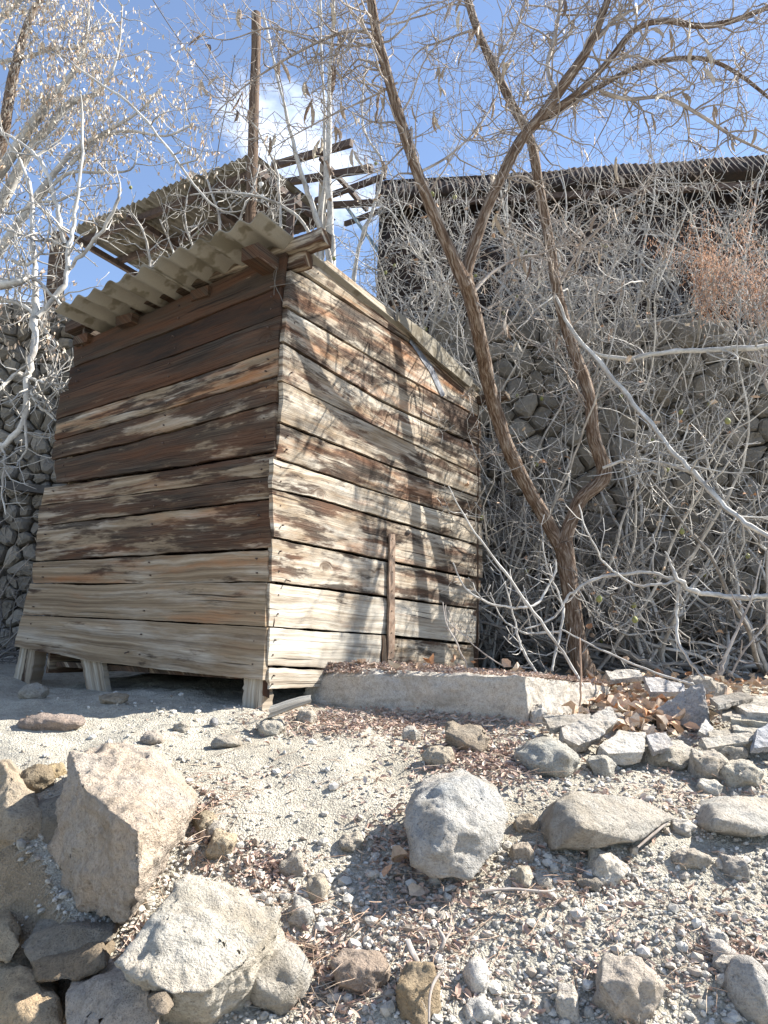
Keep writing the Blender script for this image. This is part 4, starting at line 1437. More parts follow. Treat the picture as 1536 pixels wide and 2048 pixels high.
link_mesh('roof_deck', bv, bf, M_RUST, barn)

# ------------------------------------------------------------------ open lean-to with corrugated roof, left of the barn
r1, r2 = at(138, 458, 9.2), at(503, 306, 7.4)
r4 = at(310, 560, 10.2)
r3 = r2 + (r4 - r1)
pav = thing('lean_to', V((r2.x, r2.y, wall_top)), 'open lean-to with a corrugated roof on a brown steel frame', 'lean-to')


def pav_pt(s, t, dn=0.0):
    n_ = (r2 - r1).cross(r4 - r1).normalized()
    if n_.z < 0: n_ = -n_
    return r1 + (r2 - r1) * s + (r4 - r1) * t + n_ * dn


wl = (r2 - r1).length
for k in range(4):
    s0, s1 = k / 4 - (0.012 if k else 0), (k + 1) / 4
    vs, fs = [], []
    n = int((s1 - s0) * wl / 0.11 * 8)
    lift = 0.010 * (k % 2)
    for i in range(n + 1):
        s = s0 + (s1 - s0) * i / n
        d = 0.018 * math.cos(2 * PI * s * wl / 0.11) + lift
        e = 0.02 * math.sin(k * 2.3)
        for t in (e, 0.5, 1.0):
            vs += [pav_pt(s, t, d + 0.006), pav_pt(s, t, d)]
    for i in range(n):
        a, b = i * 6, i * 6 + 6
        fs += [(a, a + 2, b + 2, b), (a + 2, a + 4, b + 4, b + 2), (a + 1, b + 1, b + 3, a + 3), (a + 3, b + 3, b + 5, a + 5), (a, b, b + 1, a + 1), (a + 4, a + 5, b + 5, b + 4)]
    link_mesh('roof_sheet', vs, fs, M_FIBRE, pav, smooth=True)
for t in (0.16, 0.55, 0.9):
    beam('purlin', pav_pt(-0.01, t, -0.06), pav_pt(1.0, t, -0.06), 0.06, 0.09, M_STEEL, pav)
for s in (0.02, 0.36, 0.70, 0.99):
    beam('rafter', pav_pt(s, 0.03, -0.13), pav_pt(s, 1.0, -0.13), 0.06, 0.08, M_STEEL, pav)
for (s, t) in ((0.99, 0.5), (0.7, 0.95)):
    p = pav_pt(s, t, -0.17)
    beam('post', V((p.x, p.y, wall_top - 0.04)), p, 0.09, 0.09, M_STEEL, pav, up=V((0, 1, 0)))
# bare rafters of the unfinished bay, right of the roof
for (a_, b_, w, h) in [((545, 332, 8.3), (704, 286, 7.6), 0.06, 0.085), ((530, 372, 8.3), (745, 336, 7.7), 0.06, 0.08), 
                       ((630, 402, 8.6), (770, 352, 8.2), 0.05, 0.07), ((640, 412, 8.4), (800, 402, 7.95), 0.07, 0.07), ((640, 314, 7.9), (735, 420, 8.6), 0.05, 0.06), ((690, 448, 8.6), (765, 420, 8.2), 0.04, 0.06)]:
    beam('bare_rafter', at(*a_), at(*b_), w, h, M_STEEL, pav, jag=0.003, nseg=4)
p0, p1 = at(690, 410, 8.3), at(770, 520, 8.3)
o = beam('brace', p0, p1, 0.035, 0.035, M_BLUE, pav)
p1 = at(648, 330, 8.1)
beam('post', V((p1.x, p1.y, wall_top - 0.04)), p1, 0.10, 0.07, mat_simple('pale_timber', (0.48, 0.42, 0.34), None, 9, 0.85, 0.2), pav, up=V((0, 1, 0)))

# brown timber gatepost seen beyond the wall at far left
p1 = at(122, 470, 8.0)
o = beam('timber_post', V((p1.x, p1.y, wall_top - 0.04)), p1, 0.15, 0.15, M_POLE, None, up=V((0, 1, 0)), nseg=5, jag=0.006)
tag(o, 'reddish timber post standing on the terrace at far left', 'post')

# utility pole with insulators and wires
pt, pb = at(513, 28, 7.1), at(511, 440, 7.1)
pole = thing('utility_pole', V((pb.x, pb.y, wall_top - 0.05)), 'old brown wooden utility pole rising behind the shed roof', 'pole')
tb = Tubes()
n = 16
pts = [V((pb.x, pb.y, wall_top - 0.05)).lerp(pt, i / n) + V((rnd.gauss(0, 0.004), 0, 0)) for i in range(n + 1)]
tb.add(pts, [0.062 - 0.008 * i / n for i in range(n + 1)], 12, 0.10)
tb.build('shaft', M_POLE, pole)
for (px, py, r) in ((522, 368, 0.028), (524, 392, 0.022), (525, 402, 0.02)):
    c = at(px, py, 7.02)
    bm_ = bmesh.new()
    bmesh.ops.create_uvsphere(bm_, u_segments=14, v_segments=8, radius=r)
    for v in bm_.verts:
        v.co = V((v.co.x, v.co.y * 0.55, v.co.z * (1.0 + 0.25 * math.sin(v.co.z * 160))))
        v.co += c
    me = bpy.data.meshes.new('insulator')
    bm_.to_mesh(me)
    bm_.free()
    me.materials.append(M_CERAM)
    o = bpy.data.objects.new('insulator', me)
    col.objects.link(o)
    adopt(o, pole)
for spec, lab in (([(300, -10, 6.0, 2.2), (345, 60, 6.4, 2.2), (410, 150, 6.8, 2.2), (505, 255, 7.1, 2.2)], 'thin overhead wire running down to the pole from the upper left'),
                  ([(470, 110, 7.0, 2.2), (455, 200, 7.0, 2.2), (436, 300, 7.2, 2.2), (425, 400, 7.6, 2.2)], 'slack wire hanging left of the pole')):
    tb = Tubes()
    p, r = trace(spec, 6)
    tb.add(p, r, 4)
    o = tb.build('wire', M_WIRE)
    tag(o, lab, 'wire')

# ------------------------------------------------------------------ seed pods (shared shapes)
def pod_mesh(name, L, W):
    vs, fs = [], []
    n = 8
    for i in range(n + 1):
        t = i / n
        w = W * (math.sin(PI * min(0.97, 0.06 + 0.94 * t)) ** 0.6) * (1 + 0.18 * math.sin(t * 19))
        x = 0.12 * L * math.sin(t * 2.6)
        th = 0.0022 + 0.0016 * math.sin(t * 19)
        vs += [(x - w / 2, 0, -t * L), (x, th, -t * L), (x + w / 2, 0, -t * L), (x, -th, -t * L)]
    for i in range(n):
        a = i * 4
        for q in range(4):
            fs.append((a + q, a + (q + 1) % 4, a + 4 + (q + 1) % 4, a + 4 + q))
    me = bpy.data.meshes.new(name)
    me.from_pydata(vs, [], fs)
    return me


def mat_objrand(name, cols):
    t = NT(name)
    c = t.ramp(t.obj().outputs['Random'], [(i / (len(cols) - 1), q) for i, q in enumerate(cols)])
    c = t.mix(0.5, c, t.ramp(t.noise(t.pos(), 90, 3), [(0.3, 0.55), (0.6, 1.1)]), 'MULTIPLY')
    return t.done(c, None, 0.7)


POD_MESHES = [pod_mesh('seed_pod', 0.095, 0.017), pod_mesh('seed_pod', 0.075, 0.016), pod_mesh('seed_pod', 0.11, 0.018)]
M_PODR = mat_objrand('robinia_pod', [(0.14, 0.09, 0.065), (0.40, 0.32, 0.24), (0.24, 0.165, 0.12), (0.55, 0.49, 0.40), (0.30, 0.22, 0.15)])
for m_ in POD_MESHES: m_.materials.append(M_PODR)


def hang_pod(p, parent):
    o = bpy.data.objects.new('seed_pod', rnd.choice(POD_MESHES))
    o.location = p
    o.rotation_euler = (rnd.gauss(0, 0.25), rnd.gauss(0, 0.25), rnd.uniform(0, 2 * PI))
    s = rnd.uniform(1.0, 1.5)
    o.scale = (s, s, s)
    col.objects.link(o)
    o.parent = parent
    o.matrix_parent_inverse = Matrix.Translation(-parent.location)


def fig_fruit(p, parent):
    me = FIG_ME
    o = bpy.data.objects.new('fig', me)
    o.location = p
    o.rotation_euler = (rnd.uniform(-0.6, 0.6), rnd.uniform(-0.6, 0.6), 0)
    col.objects.link(o)
    o.parent = parent
    o.matrix_parent_inverse = Matrix.Translation(-parent.location)


bm_ = bmesh.new()
bmesh.ops.create_uvsphere(bm_, u_segments=10, v_segments=7, radius=0.019)
for v in bm_.verts:
    f = (v.co.z / 0.019 + 1) / 2
    v.co.x *= 1.05 - 0.5 * f * f
    v.co.y *= 1.05 - 0.5 * f * f
    v.co.z *= 1.25
FIG_ME = bpy.data.meshes.new('fig')
bm_.to_mesh(FIG_ME)
bm_.free()
FIG_ME.polygons.foreach_set('use_smooth', [True] * len(FIG_ME.polygons))
FIG_ME.materials.append(M_FIGFRUIT)

# ------------------------------------------------------------------ main tree: two twisting stems behind the shed
tbase = at(1165, 1345, 5.5)
gz = height(tbase.x, tbase.y, False)
tree = thing('bare_tree', V((tbase.x, tbase.y, gz)), 'bare twin-stemmed tree with furrowed red-brown bark right of the shed', 'tree')
LIMBS = [
    # (pixels, Y, width px), twigs, twig length
    ([(1172, 1358, 5.55, 90), (1160, 1315, 5.5, 62), (1150, 1260, 5.5, 54), (1140, 1180, 5.46, 50), (1128, 1085, 5.42, 62)], 0, 0),
    ([(1134, 1110, 5.44, 50), (1075, 1010, 5.38, 44), (1020, 905, 5.15, 44), (985, 800, 4.9, 44), (962, 690, 4.42, 46), (945, 610, 4.15, 46), (928, 552, 4.0, 56)], 8, 0.5),
    ([(932, 570, 4.02, 46), (882, 462, 3.82, 38), (840, 360, 3.68, 37), (802, 245, 3.56, 36), (775, 150, 3.46, 35), (752, 60, 3.38, 34), (735, -40, 3.3, 32)], 30, 0.7),
    ([(925, 568, 4.02, 44), (965, 440, 3.92, 36), (1000, 360, 3.88, 36), (1042, 280, 3.84, 38), (1080, 235, 3.8, 38), (1130, 165, 3.72, 34), (1180, 90, 3.66, 30), (1215, 0, 3.6, 26), (1225, -50, 3.56, 24)], 26, 0.7),
    ([(1122, 1100, 5.42, 46), (1158, 1005, 5.38, 44), (1208, 950, 5.34, 48), (1186, 870, 5.25, 40), (1178, 790, 5.18, 40), (1145, 695, 5.08, 38), (1118, 600, 4.95, 35), (1100, 490, 4.85, 33), (1080, 380, 4.7, 32), (1062, 285, 4.55, 32), (1020, 200, 4.45, 30), (980, 120, 4.4, 28), (948, 40, 4.35, 26), (925, -40, 4.3, 24)], 30, 0.75),
    ([(1085, 235, 3.8, 30), (1150, 190, 3.8, 24), (1210, 130, 3.8, 22), (1270, 60, 3.8, 20), (1330, 42, 3.8, 20), (1400, 52, 3.8, 20), (1470, 40, 3.8, 18), (1560, 5, 3.8, 16)], 30, 0.55),
    ([(1095, 235, 3.8, 20), (1180, 185, 3.9, 18), (1260, 140, 4.0, 18), (1330, 120, 4.1, 16), (1410, 118, 4.15, 15), (1480, 150, 4.15, 13), (1560, 215, 4.1, 10)], 26, 0.6),
    ([(1115, 190, 3.75, 16), (1095, 135, 3.8, 16), (1110, 70, 3.85, 14), (1128, -30, 3.9, 12)], 14, 0.5),
    ([(1200, 182, 3.92, 14), (1255, 198, 3.95, 14), (1330, 195, 4.0, 13), (1400, 230, 4.0, 12), (1470, 275, 4.0, 10), (1560, 315, 4.0, 7)], 22, 0.55),
    ([(766, 76, 3.4, 12), (710, 62, 3.45, 12), (650, 78, 3.5, 10), (560, 125, 3.55, 8), (480, 180, 3.6, 5), (430, 230, 3.6, 3)], 26, 0.42),
    ([(768, 84, 3.4, 9), (700, 92, 3.5, 8), (620, 80, 3.6, 7), (540, 56, 3.7, 6), (450, 80, 3.8, 4), (380, 60, 3.8, 3)], 26, 0.42),
    ([(795, 165, 3.48, 8), (740, 195, 3.55, 7), (660, 232, 3.6, 6), (580, 275, 3.7, 4), (540, 300, 3.7, 3)], 16, 0.38),
    ([(1180, 90, 3.66, 14), (1230, 40, 3.7, 12), (1290, 5, 3.7, 9), (1340, -40, 3.7, 7)], 14, 0.45),
    ([(838, 345, 3.66, 10), (900, 310, 3.7, 8), (960, 250, 3.75, 6), (1000, 180, 3.8, 4)], 14, 0.38),
    ([(985, 130, 4.4, 10), (1030, 60, 4.4, 9), (1060, -20, 4.4, 7)], 10, 0.45),
    ([(945, 60, 4.36, 10), (890, 80, 4.3, 8), (830, 110, 4.2, 5), (790, 200, 4.2, 3)], 14, 0.4),
    ([(942, 590, 4.1, 12), (985, 545, 4.2, 10), (1040, 515, 4.3, 8), (1090, 505, 4.4, 5), (1140, 470, 4.4, 3)], 12, 0.4),
    ([(1112, 580, 4.98, 12), (1160, 500, 4.9, 10), (1220, 440, 4.8, 7), (1290, 400, 4.7, 4)], 14, 0.45),
]
twg = Tubes()
pod_spots = []
for i, (spec, nt, tl) in enumerate(LIMBS):
    p, r = trace(spec, 6, 0.64)
    w = spec[0][3]
    tb = Tubes()
    tb.add(p, r, 14 if w > 25 else 8, 0.20 if w > 25 else 0.12, i * 3.7)
    tb.build('trunk' if i == 0 else 'limb', M_BARK if w > 17 else M_TWIG, tree)
    if nt:
        sprout(twg, p, r, int(nt * 1.15), tl, 2, 0.03, 0.20, 3, 0.25 if w > 30 else 0.1, pod_spots, 0.0065, 0.0013, 4, 0.055, 2.0)
twg.build('twigs', M_TWIG, tree)
rnd.shuffle(pod_spots)
k = 0
for tip, q in pod_spots:
    z_ok = tip.z > 3.6
    if z_ok:
        hang_pod(tip, tree)
        k += 1
        if rnd.random() < 0.5:
            hang_pod(tip + V((rnd.gauss(0, 0.012), rnd.gauss(0, 0.012), 0.01)), tree)
    if k > 165: break


# ------------------------------------------------------------------ fig shrubs
def fig_shrub(label, stems, twigs, seed_pts=None, mat=None, group=None, name='fig_shrub', base=None, twig_mat=None, fruits=0, depth=1, tl=0.45, up=0.16, kids=3, wig=0.22, rmax=0.0075, leaves=0):
    """stems: list of (pts, rads); each stem is a part, the fine twigs one part"""
    b = base or stems[0][0][0]
    t = thing(name, V((b.x, b.y, b.z)), label, 'shrub', group)
    tw = Tubes()
    tips = []
    for (p, r) in stems:
        tb = Tubes()
        tb.add(p, r, 7, 0.06, rnd.uniform(0, 9))
        tb.build('stem', mat or M_FIG, t)
        sprout(tw, p, r, twigs, tl, depth, up, wig, kids, 0.12, tips, rmax, 0.0022, 4, 0.07, 2.0)
    tag(tw.build('twigs', twig_mat or mat or M_FIG, t), kind='stuff')
    rnd.shuffle(tips)
    if leaves:
        sp = iter([q[rnd.randint(1, len(q) - 1)] for tip, q in tips[-leaves:]])
        lo = make_leaves('dry_leaves', [(lambda: next(sp, None), leaves)], M_LEAF_BIG, 0.03, 0.075, (0.3, 0.7), 0.9)
        adopt(lo, t)
    for tip, q in tips[:fruits]:
        fig_fruit(q[len(q) // 2] + V((0, 0, -0.01)), t)
    return t


def rand_stems(n, x0, x1, y0, y1, zf, L, lean, r0=0.016, up=0.03, wig=0.10, dz=0.5):
    out = []
    for _ in range(n):
        x, y = rnd.uniform(x0, x1), rnd.uniform(y0, y1)
        z = zf if not callable(zf) else zf(x, y)
        d = V((rnd.gauss(lean[0], 0.45), rnd.gauss(lean[1], 0.25), rnd.uniform(dz * 0.4, dz * 1.6)))
        r = r0 * rnd.uniform(0.5, 1.3)
        p, rr = walk(V((x, y, z)), d, L * rnd.uniform(0.6, 1.3), r, 0.003, 0.12, wig, up)
        out.append((p, rr))
    return out


gnd = lambda x, y: height(x, y, False) - 0.02

# dense thicket against the stone wall, right of the shed
fig_shrub('tangle of pale fig stems climbing the stone wall just right of the shed', rand_stems(18, 0.7, 1.5, 6.15, 6.6, gnd, 3.2, (0.25, -0.05), 0.015, 0.03, 0.15, 1.2), 11, fruits=5, depth=2, up=0.05, wig=0.26, leaves=110)
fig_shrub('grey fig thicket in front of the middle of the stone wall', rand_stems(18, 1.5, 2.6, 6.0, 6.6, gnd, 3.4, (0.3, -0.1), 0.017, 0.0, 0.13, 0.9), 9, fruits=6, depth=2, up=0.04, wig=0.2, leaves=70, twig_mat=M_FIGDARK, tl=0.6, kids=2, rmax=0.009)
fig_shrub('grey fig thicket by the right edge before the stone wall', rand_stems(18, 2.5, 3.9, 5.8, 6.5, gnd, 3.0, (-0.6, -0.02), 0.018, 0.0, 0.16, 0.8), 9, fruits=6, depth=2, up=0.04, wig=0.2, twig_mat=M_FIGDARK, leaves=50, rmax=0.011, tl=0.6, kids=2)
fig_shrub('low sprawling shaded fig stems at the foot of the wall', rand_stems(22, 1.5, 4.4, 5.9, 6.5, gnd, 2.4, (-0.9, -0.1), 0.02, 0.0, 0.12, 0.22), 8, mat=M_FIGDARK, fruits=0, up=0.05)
fig_shrub('fig branches hanging over the wall top below the barn', rand_stems(24, 0.1, 4.2, 6.6, 7.3, lambda x, y: wall_top - 0.1, 2.0, (0.0, -0.7), 0.016, -0.03, 0.14, 0.7), 14, fruits=8, depth=2, leaves=140)
fig_shrub('upright pale fig stems on the terrace in front of the barn', rand_stems(20, -0.1, 4.4, 6.9, 7.5, lambda x, y: wall_top - 0.05, 2.1, (0.0, -0.15), 0.02, 0.03, 0.09, 2.0), 12, fruits=6, tl=0.55, depth=2)
def S(spec, sub=5):
    p, r = trace(spec, sub, 0.62)
    sd_ = rnd.uniform(0, 90)
    q = []
    for i, (a, b) in enumerate(zip(p, r)):
        q.append(a + V((noise.noise(V((i * 0.55, sd_, 0))), noise.noise(V((i * 0.55, sd_, 5))), noise.noise(V((i * 0.55, sd_, 9))))) * min(0.02, b * 1.6))
        r[i] = b * (1 + 0.22 * noise.noise(V((i * 1.3, sd_, 2))) + (0.16 if i % 4 == 0 else 0))
    return q, r

fig_shrub('tall straight pale stems rising behind the shed roof', [
    S([(668, 680, 7.1, 27), (664, 520, 7.0, 26), (660, 430, 6.9, 24), (657, 300, 6.8, 20), (660, 160, 6.7, 15), (668, 20, 6.6, 12), (672, -60, 6.5, 9)]),
    S([(690, 680, 7.05, 22), (655, 505, 6.95, 20), (620, 400, 6.85, 18), (600, 340, 6.75, 16), (575, 240, 6.65, 12), (548, 130, 6.5, 9), (525, 20, 6.4, 7)]),
    S([(645, 680, 7.0, 15), (640, 500, 6.95, 14), (650, 330, 6.9, 12), (645, 150, 6.8, 9), (640, -20, 6.7, 7)]),
    S([(700, 680, 7.1, 15), (712, 520, 7.0, 14), (745, 420, 6.9, 12), (765, 330, 6.8, 9), (725, 250, 6.7, 7), (735, 100, 6.6, 5)]),
    S([(570, 680, 7.0, 11), (560, 430, 6.9, 10), (555, 350, 6.9, 9), (535, 300, 6.8, 7), (500, 240, 6.7, 5), (440, 220, 6.6, 3)]),
    S([(660, 680, 7.0, 13), (620, 470, 6.95, 12), (560, 410, 6.9, 11), (500, 390, 6.8, 9), (440, 385, 6.7, 7), (380, 390, 6.6, 5)])], 11, fruits=4, tl=0.5, up=0.14)
fig_shrub('bushy pale twigs standing just behind the shed roof edge', [
    S([(425, 680, 7.15, 13), (420, 545, 7.1, 12), (440, 470, 7.1, 10), (430, 400, 7.0, 8), (400, 330, 7.0, 5)]), S([(460, 680, 7.15, 13), (470, 520, 7.1, 12), (480, 440, 7.1, 9), (505, 380, 7.0, 6), (520, 330, 7.0, 4)]),
    S([(310, 680, 7.15, 11), (300, 580, 7.1, 10), (300, 520, 7.1, 9), (285, 460, 7.0, 7), (260, 420, 7.0, 4)]), S([(490, 680, 7.15, 11), (500, 510, 7.1, 10), (520, 450, 7.1, 8), (560, 410, 7.0, 5)]),
    S([(355, 680, 7.15, 10), (350, 560, 7.1, 9), (345, 500, 7.1, 7), (320, 440, 7.0, 4)]), S([(520, 680, 7.1, 9), (540, 500, 7.1, 8), (545, 430, 7.0, 6), (520, 390, 7.0, 3)]), S([(400, 680, 7.1, 9), (390, 520, 7.1, 8), (370, 440, 7.0, 6), (375, 390, 7.0, 3)])], 13, fruits=3, tl=0.40, up=0.18)
fig_shrub('long diagonal pale branch reaching down to the right edge', [
    S([(1110, 590, 4.9, 10), (1150, 672, 4.85, 14), (1230, 762, 4.75, 16), (1290, 835, 4.65, 16), (1345, 905, 4.55, 15), (1390, 945, 4.5, 18), (1440, 1005, 4.4, 18), (1490, 1045, 4.3, 17), (1560, 1090, 4.25, 17), (1630, 1180, 4.2, 19), (1690, 1400, 4.2, 22)]),
    S([(1160, 690, 4.85, 8), (1230, 718, 4.9, 16), (1320, 707, 4.9, 17), (1400, 700, 4.85, 17), (1480, 696, 4.8, 18), (1570, 697, 4.75, 19), (1690, 760, 4.7, 22), (1760, 1000, 4.7, 25), (1780, 1390, 4.7, 28)]),
    S([(1205, 935, 5.0, 10), (1270, 920, 4.9, 11), (1340, 930, 4.7, 11), (1395, 950, 4.5, 10)])], 13, fruits=3, tl=0.5, up=0.10, base=at(1600, 1110, 4.15))
fig_shrub('pale fig branch arching low beside the concrete slab', [
    S([(1720, 1400, 4.2, 22), (1650, 1230, 4.15, 19), (1570, 1190, 4.15, 17), (1500, 1195, 4.15, 17), (1440, 1190, 4.15, 16), (1380, 1178, 4.15, 15), (1356, 1160, 4.15, 14), (1342, 1130, 4.15, 10), (1330, 1103, 4.15, 5)]),
    S([(1350, 1158, 4.15, 10), (1310, 1147, 4.2, 9), (1250, 1148, 4.25, 10), (1195, 1155, 4.3, 10), (1155, 1180, 4.3, 10), (1128, 1205, 4.3, 9), (1124, 1245, 4.25, 9), (1112, 1300, 4.2, 8), (1104, 1342, 4.15, 8)]),
    S([(1352, 1163, 4.15, 9), (1310, 1168, 4.1, 9), (1268, 1170, 4.05, 8), (1215, 1132, 4.0, 7), (1192, 1095, 3.95, 6), (1170, 1055, 3.9, 5), (1158, 1010, 3.9, 4)]),
    S([(1358, 1170, 4.15, 10), (1353, 1230, 4.15, 10), (1356, 1280, 4.1, 10), (1378, 1320, 4.05, 9), (1408, 1358, 4.0, 9)]),
    S([(1050, 1258, 3.85, 6), (1100, 1240, 3.9, 7), (1122, 1215, 3.95, 7), (1114, 1180, 3.95, 6), (1096, 1140, 3.9, 5), (1085, 1085, 3.9, 4)]),
    S([(1112, 1118, 3.9, 6), (1108, 1150, 3.9, 7), (1082, 1198, 3.85, 8), (1050, 1215, 3.8, 8), (1000, 1210, 3.8, 7), (945, 1190, 3.75, 6), (920, 1160, 3.75, 5), (905, 1125, 3.75, 4)]),
    S([(1120, 1262, 3.9, 8), (1070, 1268, 3.9, 7), (1035, 1260, 3.85, 6), (1000, 1230, 3.85, 4), (980, 1185, 3.85, 3)]),
    S([(1072, 1345, 3.9, 8), (1045, 1300, 3.9, 8), (1030, 1245, 3.9, 6), (1010, 1165, 3.9, 4)])], 5, fruits=2, tl=0.22, up=0.20, kids=2, depth=1, rmax=0.005, base=at(1600, 1200, 4.15))
fig_shrub('single long straight whip leaning across in front of the slab end', [
    S([(1165, 1372, 3.75, 9), (1125, 1305, 3.75, 9), (1080, 1240, 3.7, 9), (1020, 1160, 3.65, 8), (960, 1080, 3.6, 6), (925, 1025, 3.58, 5), (897, 972, 3.55, 3)])], 3, tl=0.07, depth=0, name='whip_branch')
fig_shrub('thin straight stick slanting down over the leaf heap', [
    S([(1120, 1258, 4.1, 5), (1200, 1298, 4.0, 6), (1290, 1338, 3.9, 7), (1385, 1368, 3.8, 7)])], 0, name='slanting_stick')
fig_shrub('dry upright stalk in front of the slab end', [S([(1160, 1412, 3.2, 6), (1161, 1350, 3.2, 6), (1159, 1276, 3.2, 4)])], 2, tl=0.03, depth=0, name='dry_stalk', mat=M_STRAW)
fig_shrub('thorny brown sapling beside the triangular shard', [
    S([(1440, 1345, 3.9, 14), (1452, 1310, 3.9, 9), (1478, 1250, 3.9, 8), (1505, 1190, 3.9, 6), (1522, 1120, 3.9, 4)]), S([(1462, 1348, 3.9, 6), (1490, 1300, 3.9, 6), (1536, 1245, 3.9, 5)]), S([(1440, 1350, 3.9, 5), (1436, 1330, 3.9, 5), (1450, 1318, 3.9, 4)])], 4, tl=0.12, depth=0, mat=M_TWIG, name='sapling')
fig_shrub('small dark twigs sprouting in front of the shed beside the slab', [
    S([(935, 1335, 3.6, 5), (915, 1290, 3.6, 5), (895, 1250, 3.6, 4), (885, 1205, 3.6, 3)]), S([(1010, 1335, 3.7, 4), (960, 1300, 3.7, 4), (910, 1255, 3.7, 3), (890, 1235, 3.7, 2)])], 4, tl=0.10, depth=0, mat=M_TWIG, name='sprouting_twigs')

fig_shrub('fine curling fig twigs filling the middle of the thicket', rand_stems(26, 1.0, 3.9, 6.6, 6.72, lambda x, y: rnd.uniform(1.6, 3.6), 1.7, (0.0, -0.45), 0.009, -0.02, 0.2, 0.25), 8, fruits=8, depth=2, tl=0.6, up=0.02, wig=0.2, leaves=60, kids=2, base=V((2.4, 6.2, 1.3)))
fig_shrub('thin whippy twigs crossing above the wall beside the twin stems', rand_stems(18, 0.3, 3.6, 6.6, 6.72, lambda x, y: rnd.uniform(3.2, 4.4), 1.6, (0.1, -0.45), 0.009, 0.02, 0.16, 0.6), 12, fruits=6, depth=2, tl=0.4, base=V((1.6, 6.6, 4.5)))

# pale fig at the left edge
fig_shrub('sunlit white-barked fig branches at the left edge', [
    S([(-150, 1360, 4.7, 44), (-110, 1080, 4.68, 40), (-75, 810, 4.62, 38), (-50, 570, 4.6, 36), (-35, 430, 4.88, 18)]),
    S([(-40, 905, 4.6, 22), (10, 888, 4.6, 20), (40, 850, 4.6, 20), (54, 780, 4.6, 20), (58, 735, 4.62, 22), (66, 690, 4.65, 24), (72, 630, 4.7, 24), (70, 560, 4.75, 20), (67, 490, 4.8, 16), (64, 400, 4.85, 14), (50, 340, 4.9, 12), (25, 295, 4.9, 9), (0, 255, 4.9, 6)]),
    S([(74, 634, 4.7, 18), (102, 604, 4.7, 18), (130, 560, 4.72, 17), (138, 500, 4.75, 15), (146, 460, 4.78, 14), (155, 400, 4.8, 12), (163, 320, 4.85, 10), (164, 240, 4.9, 8), (160, 190, 4.9, 5)]),
    S([(130, 492, 4.75, 18), (120, 440, 4.75, 18), (112, 400, 4.78, 16), (96, 350, 4.8, 15), (66, 305, 4.85, 12), (30, 278, 4.9, 10), (-10, 255, 4.9, 8)]),
    S([(138, 536, 4.72, 12), (170, 502, 4.7, 13), (205, 460, 4.65, 12), (234, 402, 4.6, 10), (240, 375, 4.6, 7), (231, 335, 4.6, 4)]),
    S([(-30, 552, 4.7, 14), (20, 562, 4.7, 14), (55, 552, 4.7, 14), (85, 570, 4.7, 13), (108, 594, 4.7, 12), (135, 618, 4.7, 10)]),
    S([(-40, 570, 4.6, 34), (10, 568, 4.6, 32), (46, 562, 4.62, 20), (58, 556, 4.65, 14)]),
    S([(-20, 800, 4.5, 12), (0, 778, 4.52, 13), (25, 752, 4.55, 13), (45, 750, 4.58, 10), (58, 745, 4.6, 10)]),
    S([(60, 755, 4.6, 10), (75, 760, 4.6, 10), (92, 765, 4.6, 9), (134, 768, 4.6, 8)]),
    S([(56, 770, 4.6, 10), (78, 812, 4.6, 10), (96, 826, 4.6, 9), (112, 842, 4.6, 7)]),
    S([(62, 772, 4.6, 9), (85, 800, 4.6, 8), (112, 832, 4.6, 6)]),
    S([(48, 820, 4.6, 10), (52, 870, 4.6, 9), (52, 900, 4.6, 7), (36, 923, 4.6, 5)]),
    S([(4, 888, 4.6, 9), (8, 930, 4.6, 8), (4, 980, 4.6, 6), (12, 1028, 4.6, 4)]),
    S([(140, 492, 4.75, 12), (100, 482, 4.8, 11), (60, 476, 4.8, 10), (20, 460, 4.85, 9), (-20, 440, 4.9, 8)]),
    S([(-30, 425, 4.9, 10), (30, 425, 4.9, 10), (80, 405, 4.9, 10), (120, 400, 4.9, 9), (160, 380, 4.9, 7)]),
    S([(28, 520, 4.75, 12), (50, 528, 4.75, 12), (72, 515, 4.75, 10), (95, 475, 4.75, 7), (100, 440, 4.75, 4)]),
    S([(120, 110, 5.2, 5), (190, 160, 5.2, 8), (270, 215, 5.2, 9), (330, 290, 5.2, 9), (400, 385, 5.2, 8), (450, 425, 5.2, 6)])], 8, tl=0.34, up=0.10, fruits=0, kids=2)

# dead brushwood heap left of the shed
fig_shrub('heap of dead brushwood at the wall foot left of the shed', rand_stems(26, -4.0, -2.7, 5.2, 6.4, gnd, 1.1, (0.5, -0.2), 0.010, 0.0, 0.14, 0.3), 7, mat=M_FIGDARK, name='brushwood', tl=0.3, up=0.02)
# rusty dry foliage at the right edge
fb = at(1620, 1400, 5.2)
t = thing('dry_bush', fb, 'rusty orange dried foliage hanging at the right edge', 'bush')
tb = Tubes()
tips = []
hub = [at(1620, 1400, 5.2), at(1600, 1100, 5.15), at(1560, 850, 5.1), at(1530, 760, 5.05)]
tb.add(catmull(hub, 5), [0.014] * 16, 6, 0.1)
for k in range(34):
    q0 = at(rnd.uniform(1395, 1570), rnd.uniform(570, 660), 5.0)
    if k % 3 == 0:
        tb.add(catmull([hub[-1], hub[-1].lerp(q0, 0.5) + V((0.03, 0, 0.04)), q0], 4), [0.005] * 9, 4)
    p, r = walk(q0, V((rnd.uniform(-0.4, 0.2), 0, 1)), rnd.uniform(0.3, 0.8), 0.004, 0.001, 0.05, 0.15)
    tb.add(p, r, 4)
    tips += p
tb.build('twigs', M_TWIG, t)
vv, ff = [], []
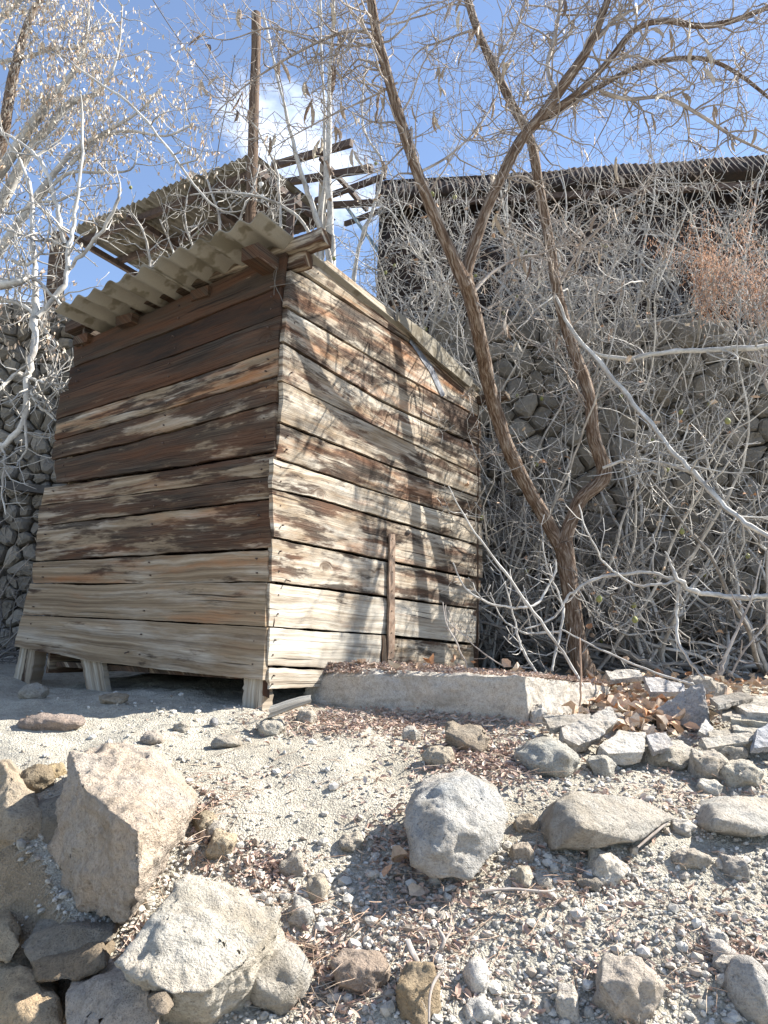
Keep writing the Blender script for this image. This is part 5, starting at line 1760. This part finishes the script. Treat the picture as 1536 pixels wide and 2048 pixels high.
for q in tips:
    for _ in range(13):
        c = q + V((rnd.gauss(0, 0.03), rnd.gauss(0, 0.03), rnd.gauss(-0.01, 0.03)))
        d = V((rnd.gauss(0, 0.5), rnd.gauss(0, 0.5), -1)).normalized() * rnd.uniform(0.012, 0.03)
        s = d.orthogonal().normalized() * 0.004
        k = len(vv)
        vv += [c - s, c + s, c + d + s * 0.3, c + d - s * 0.3]
        ff.append((k, k + 1, k + 2, k + 3))
tag(link_mesh('leaves', vv, ff, M_ORANGE, t), kind='stuff')

# ------------------------------------------------------------------ left tree laden with small pale pods
lt = thing('pod_tree', V((-4.6, 6.2, wall_top - 0.3)), 'tall tree full of small pale tan pods at the upper left', 'tree')
tw = Tubes()
tips = []
LL = [
    ([(-250, 700, 6.4, 90), (-120, 520, 6.3, 60), (-40, 400, 6.2, 34), (0, 300, 6.1, 26), (22, 170, 6.0, 22), (42, 90, 5.95, 18), (62, 30, 5.9, 14), (95, -20, 5.9, 10)], 30),
    ([(-60, 430, 6.2, 30), (10, 330, 6.1, 24), (60, 255, 6.0, 22), (108, 192, 5.95, 18), (150, 140, 5.9, 13), (172, 80, 5.9, 8), (178, 10, 5.9, 4)], 30),
    ([(-80, 520, 6.3, 30), (0, 408, 6.2, 24), (60, 300, 6.1, 20), (100, 252, 6.0, 18), (142, 205, 6.0, 15), (200, 182, 5.95, 9), (235, 110, 5.9, 5), (245, 10, 5.9, 3)], 32),
    ([(0, 125, 6.0, 9), (60, 112, 6.0, 8), (110, 97, 6.0, 7), (155, 95, 6.0, 5), (190, 50, 6.0, 3)], 22),
    ([(-70, 600, 6.2, 24), (20, 470, 6.1, 18), (90, 370, 6.0, 14), (150, 300, 5.95, 10), (215, 262, 5.9, 8), (280, 222, 5.9, 6), (320, 180, 5.9, 4)], 30),
    ([(140, 330, 6.0, 9), (200, 275, 6.0, 8), (260, 262, 6.0, 7), (330, 272, 6.0, 5), (385, 250, 6.0, 3)], 18),
    ([(-20, 60, 6.1, 16), (20, 20, 6.1, 12), (60, -20, 6.0, 8)], 24),
    ([(60, 420, 6.1, 9), (130, 350, 6.0, 8), (190, 345, 6.0, 6), (260, 340, 6.0, 4), (275, 300, 6.0, 3)], 14),
    ([(-60, 620, 6.2, 14), (0, 600, 6.1, 12), (60, 620, 6.0, 8), (110, 690, 6.0, 4)], 22),
]
for i, (spec, nt) in enumerate(LL):
    p, r = trace(spec, 5)
    tb = Tubes()
    tb.add(p, r, 9, 0.12, i * 2.0)
    tb.build('trunk' if i == 0 else 'limb', M_FIG if i else M_BARK, lt)
    sprout(tw, p, r, nt, 0.55, 2, 0.06, 0.2, 3, 0.12, tips, 0.006, 0.0013, 3, 0.07, 1.6)
tag(tw.build('twigs', M_FIG, lt), kind='stuff')
vv, ff = [], []
for tip, q in tips:
    dens = 3 if tip.x > -2.9 else 4
    for _ in range(rnd.randint(0, dens)):
        c = q[rnd.randint(len(q) // 2, len(q) - 1)] + V((rnd.gauss(0, 0.02), rnd.gauss(0, 0.02), rnd.gauss(0, 0.01)))
        L, W = rnd.uniform(0.03, 0.06), rnd.uniform(0.007, 0.011)
        d = V((rnd.gauss(0, 0.3), rnd.gauss(0, 0.3), -1)).normalized()
        a = rnd.uniform(0, 2 * PI)
        s = (V((math.cos(a), math.sin(a), 0)) - d * d.dot(V((math.cos(a), math.sin(a), 0)))).normalized()
        u = d.cross(s)
        k = len(vv)
        for t_, w_ in ((0, 0.2), (0.35, 1.0), (0.7, 0.9), (1.0, 0.15)):
            m = c + d * (L * t_) + u * (0.25 * L * t_ * t_)
            vv += [m - s * W * w_, m + u * 0.003, m + s * W * w_]
        for r_ in range(3):
            o_ = k + r_ * 3
            ff += [(o_, o_ + 1, o_ + 4, o_ + 3), (o_ + 1, o_ + 2, o_ + 5, o_ + 4)]
tag(link_mesh('pods', vv, ff, M_POD_PALE, lt), kind='stuff')
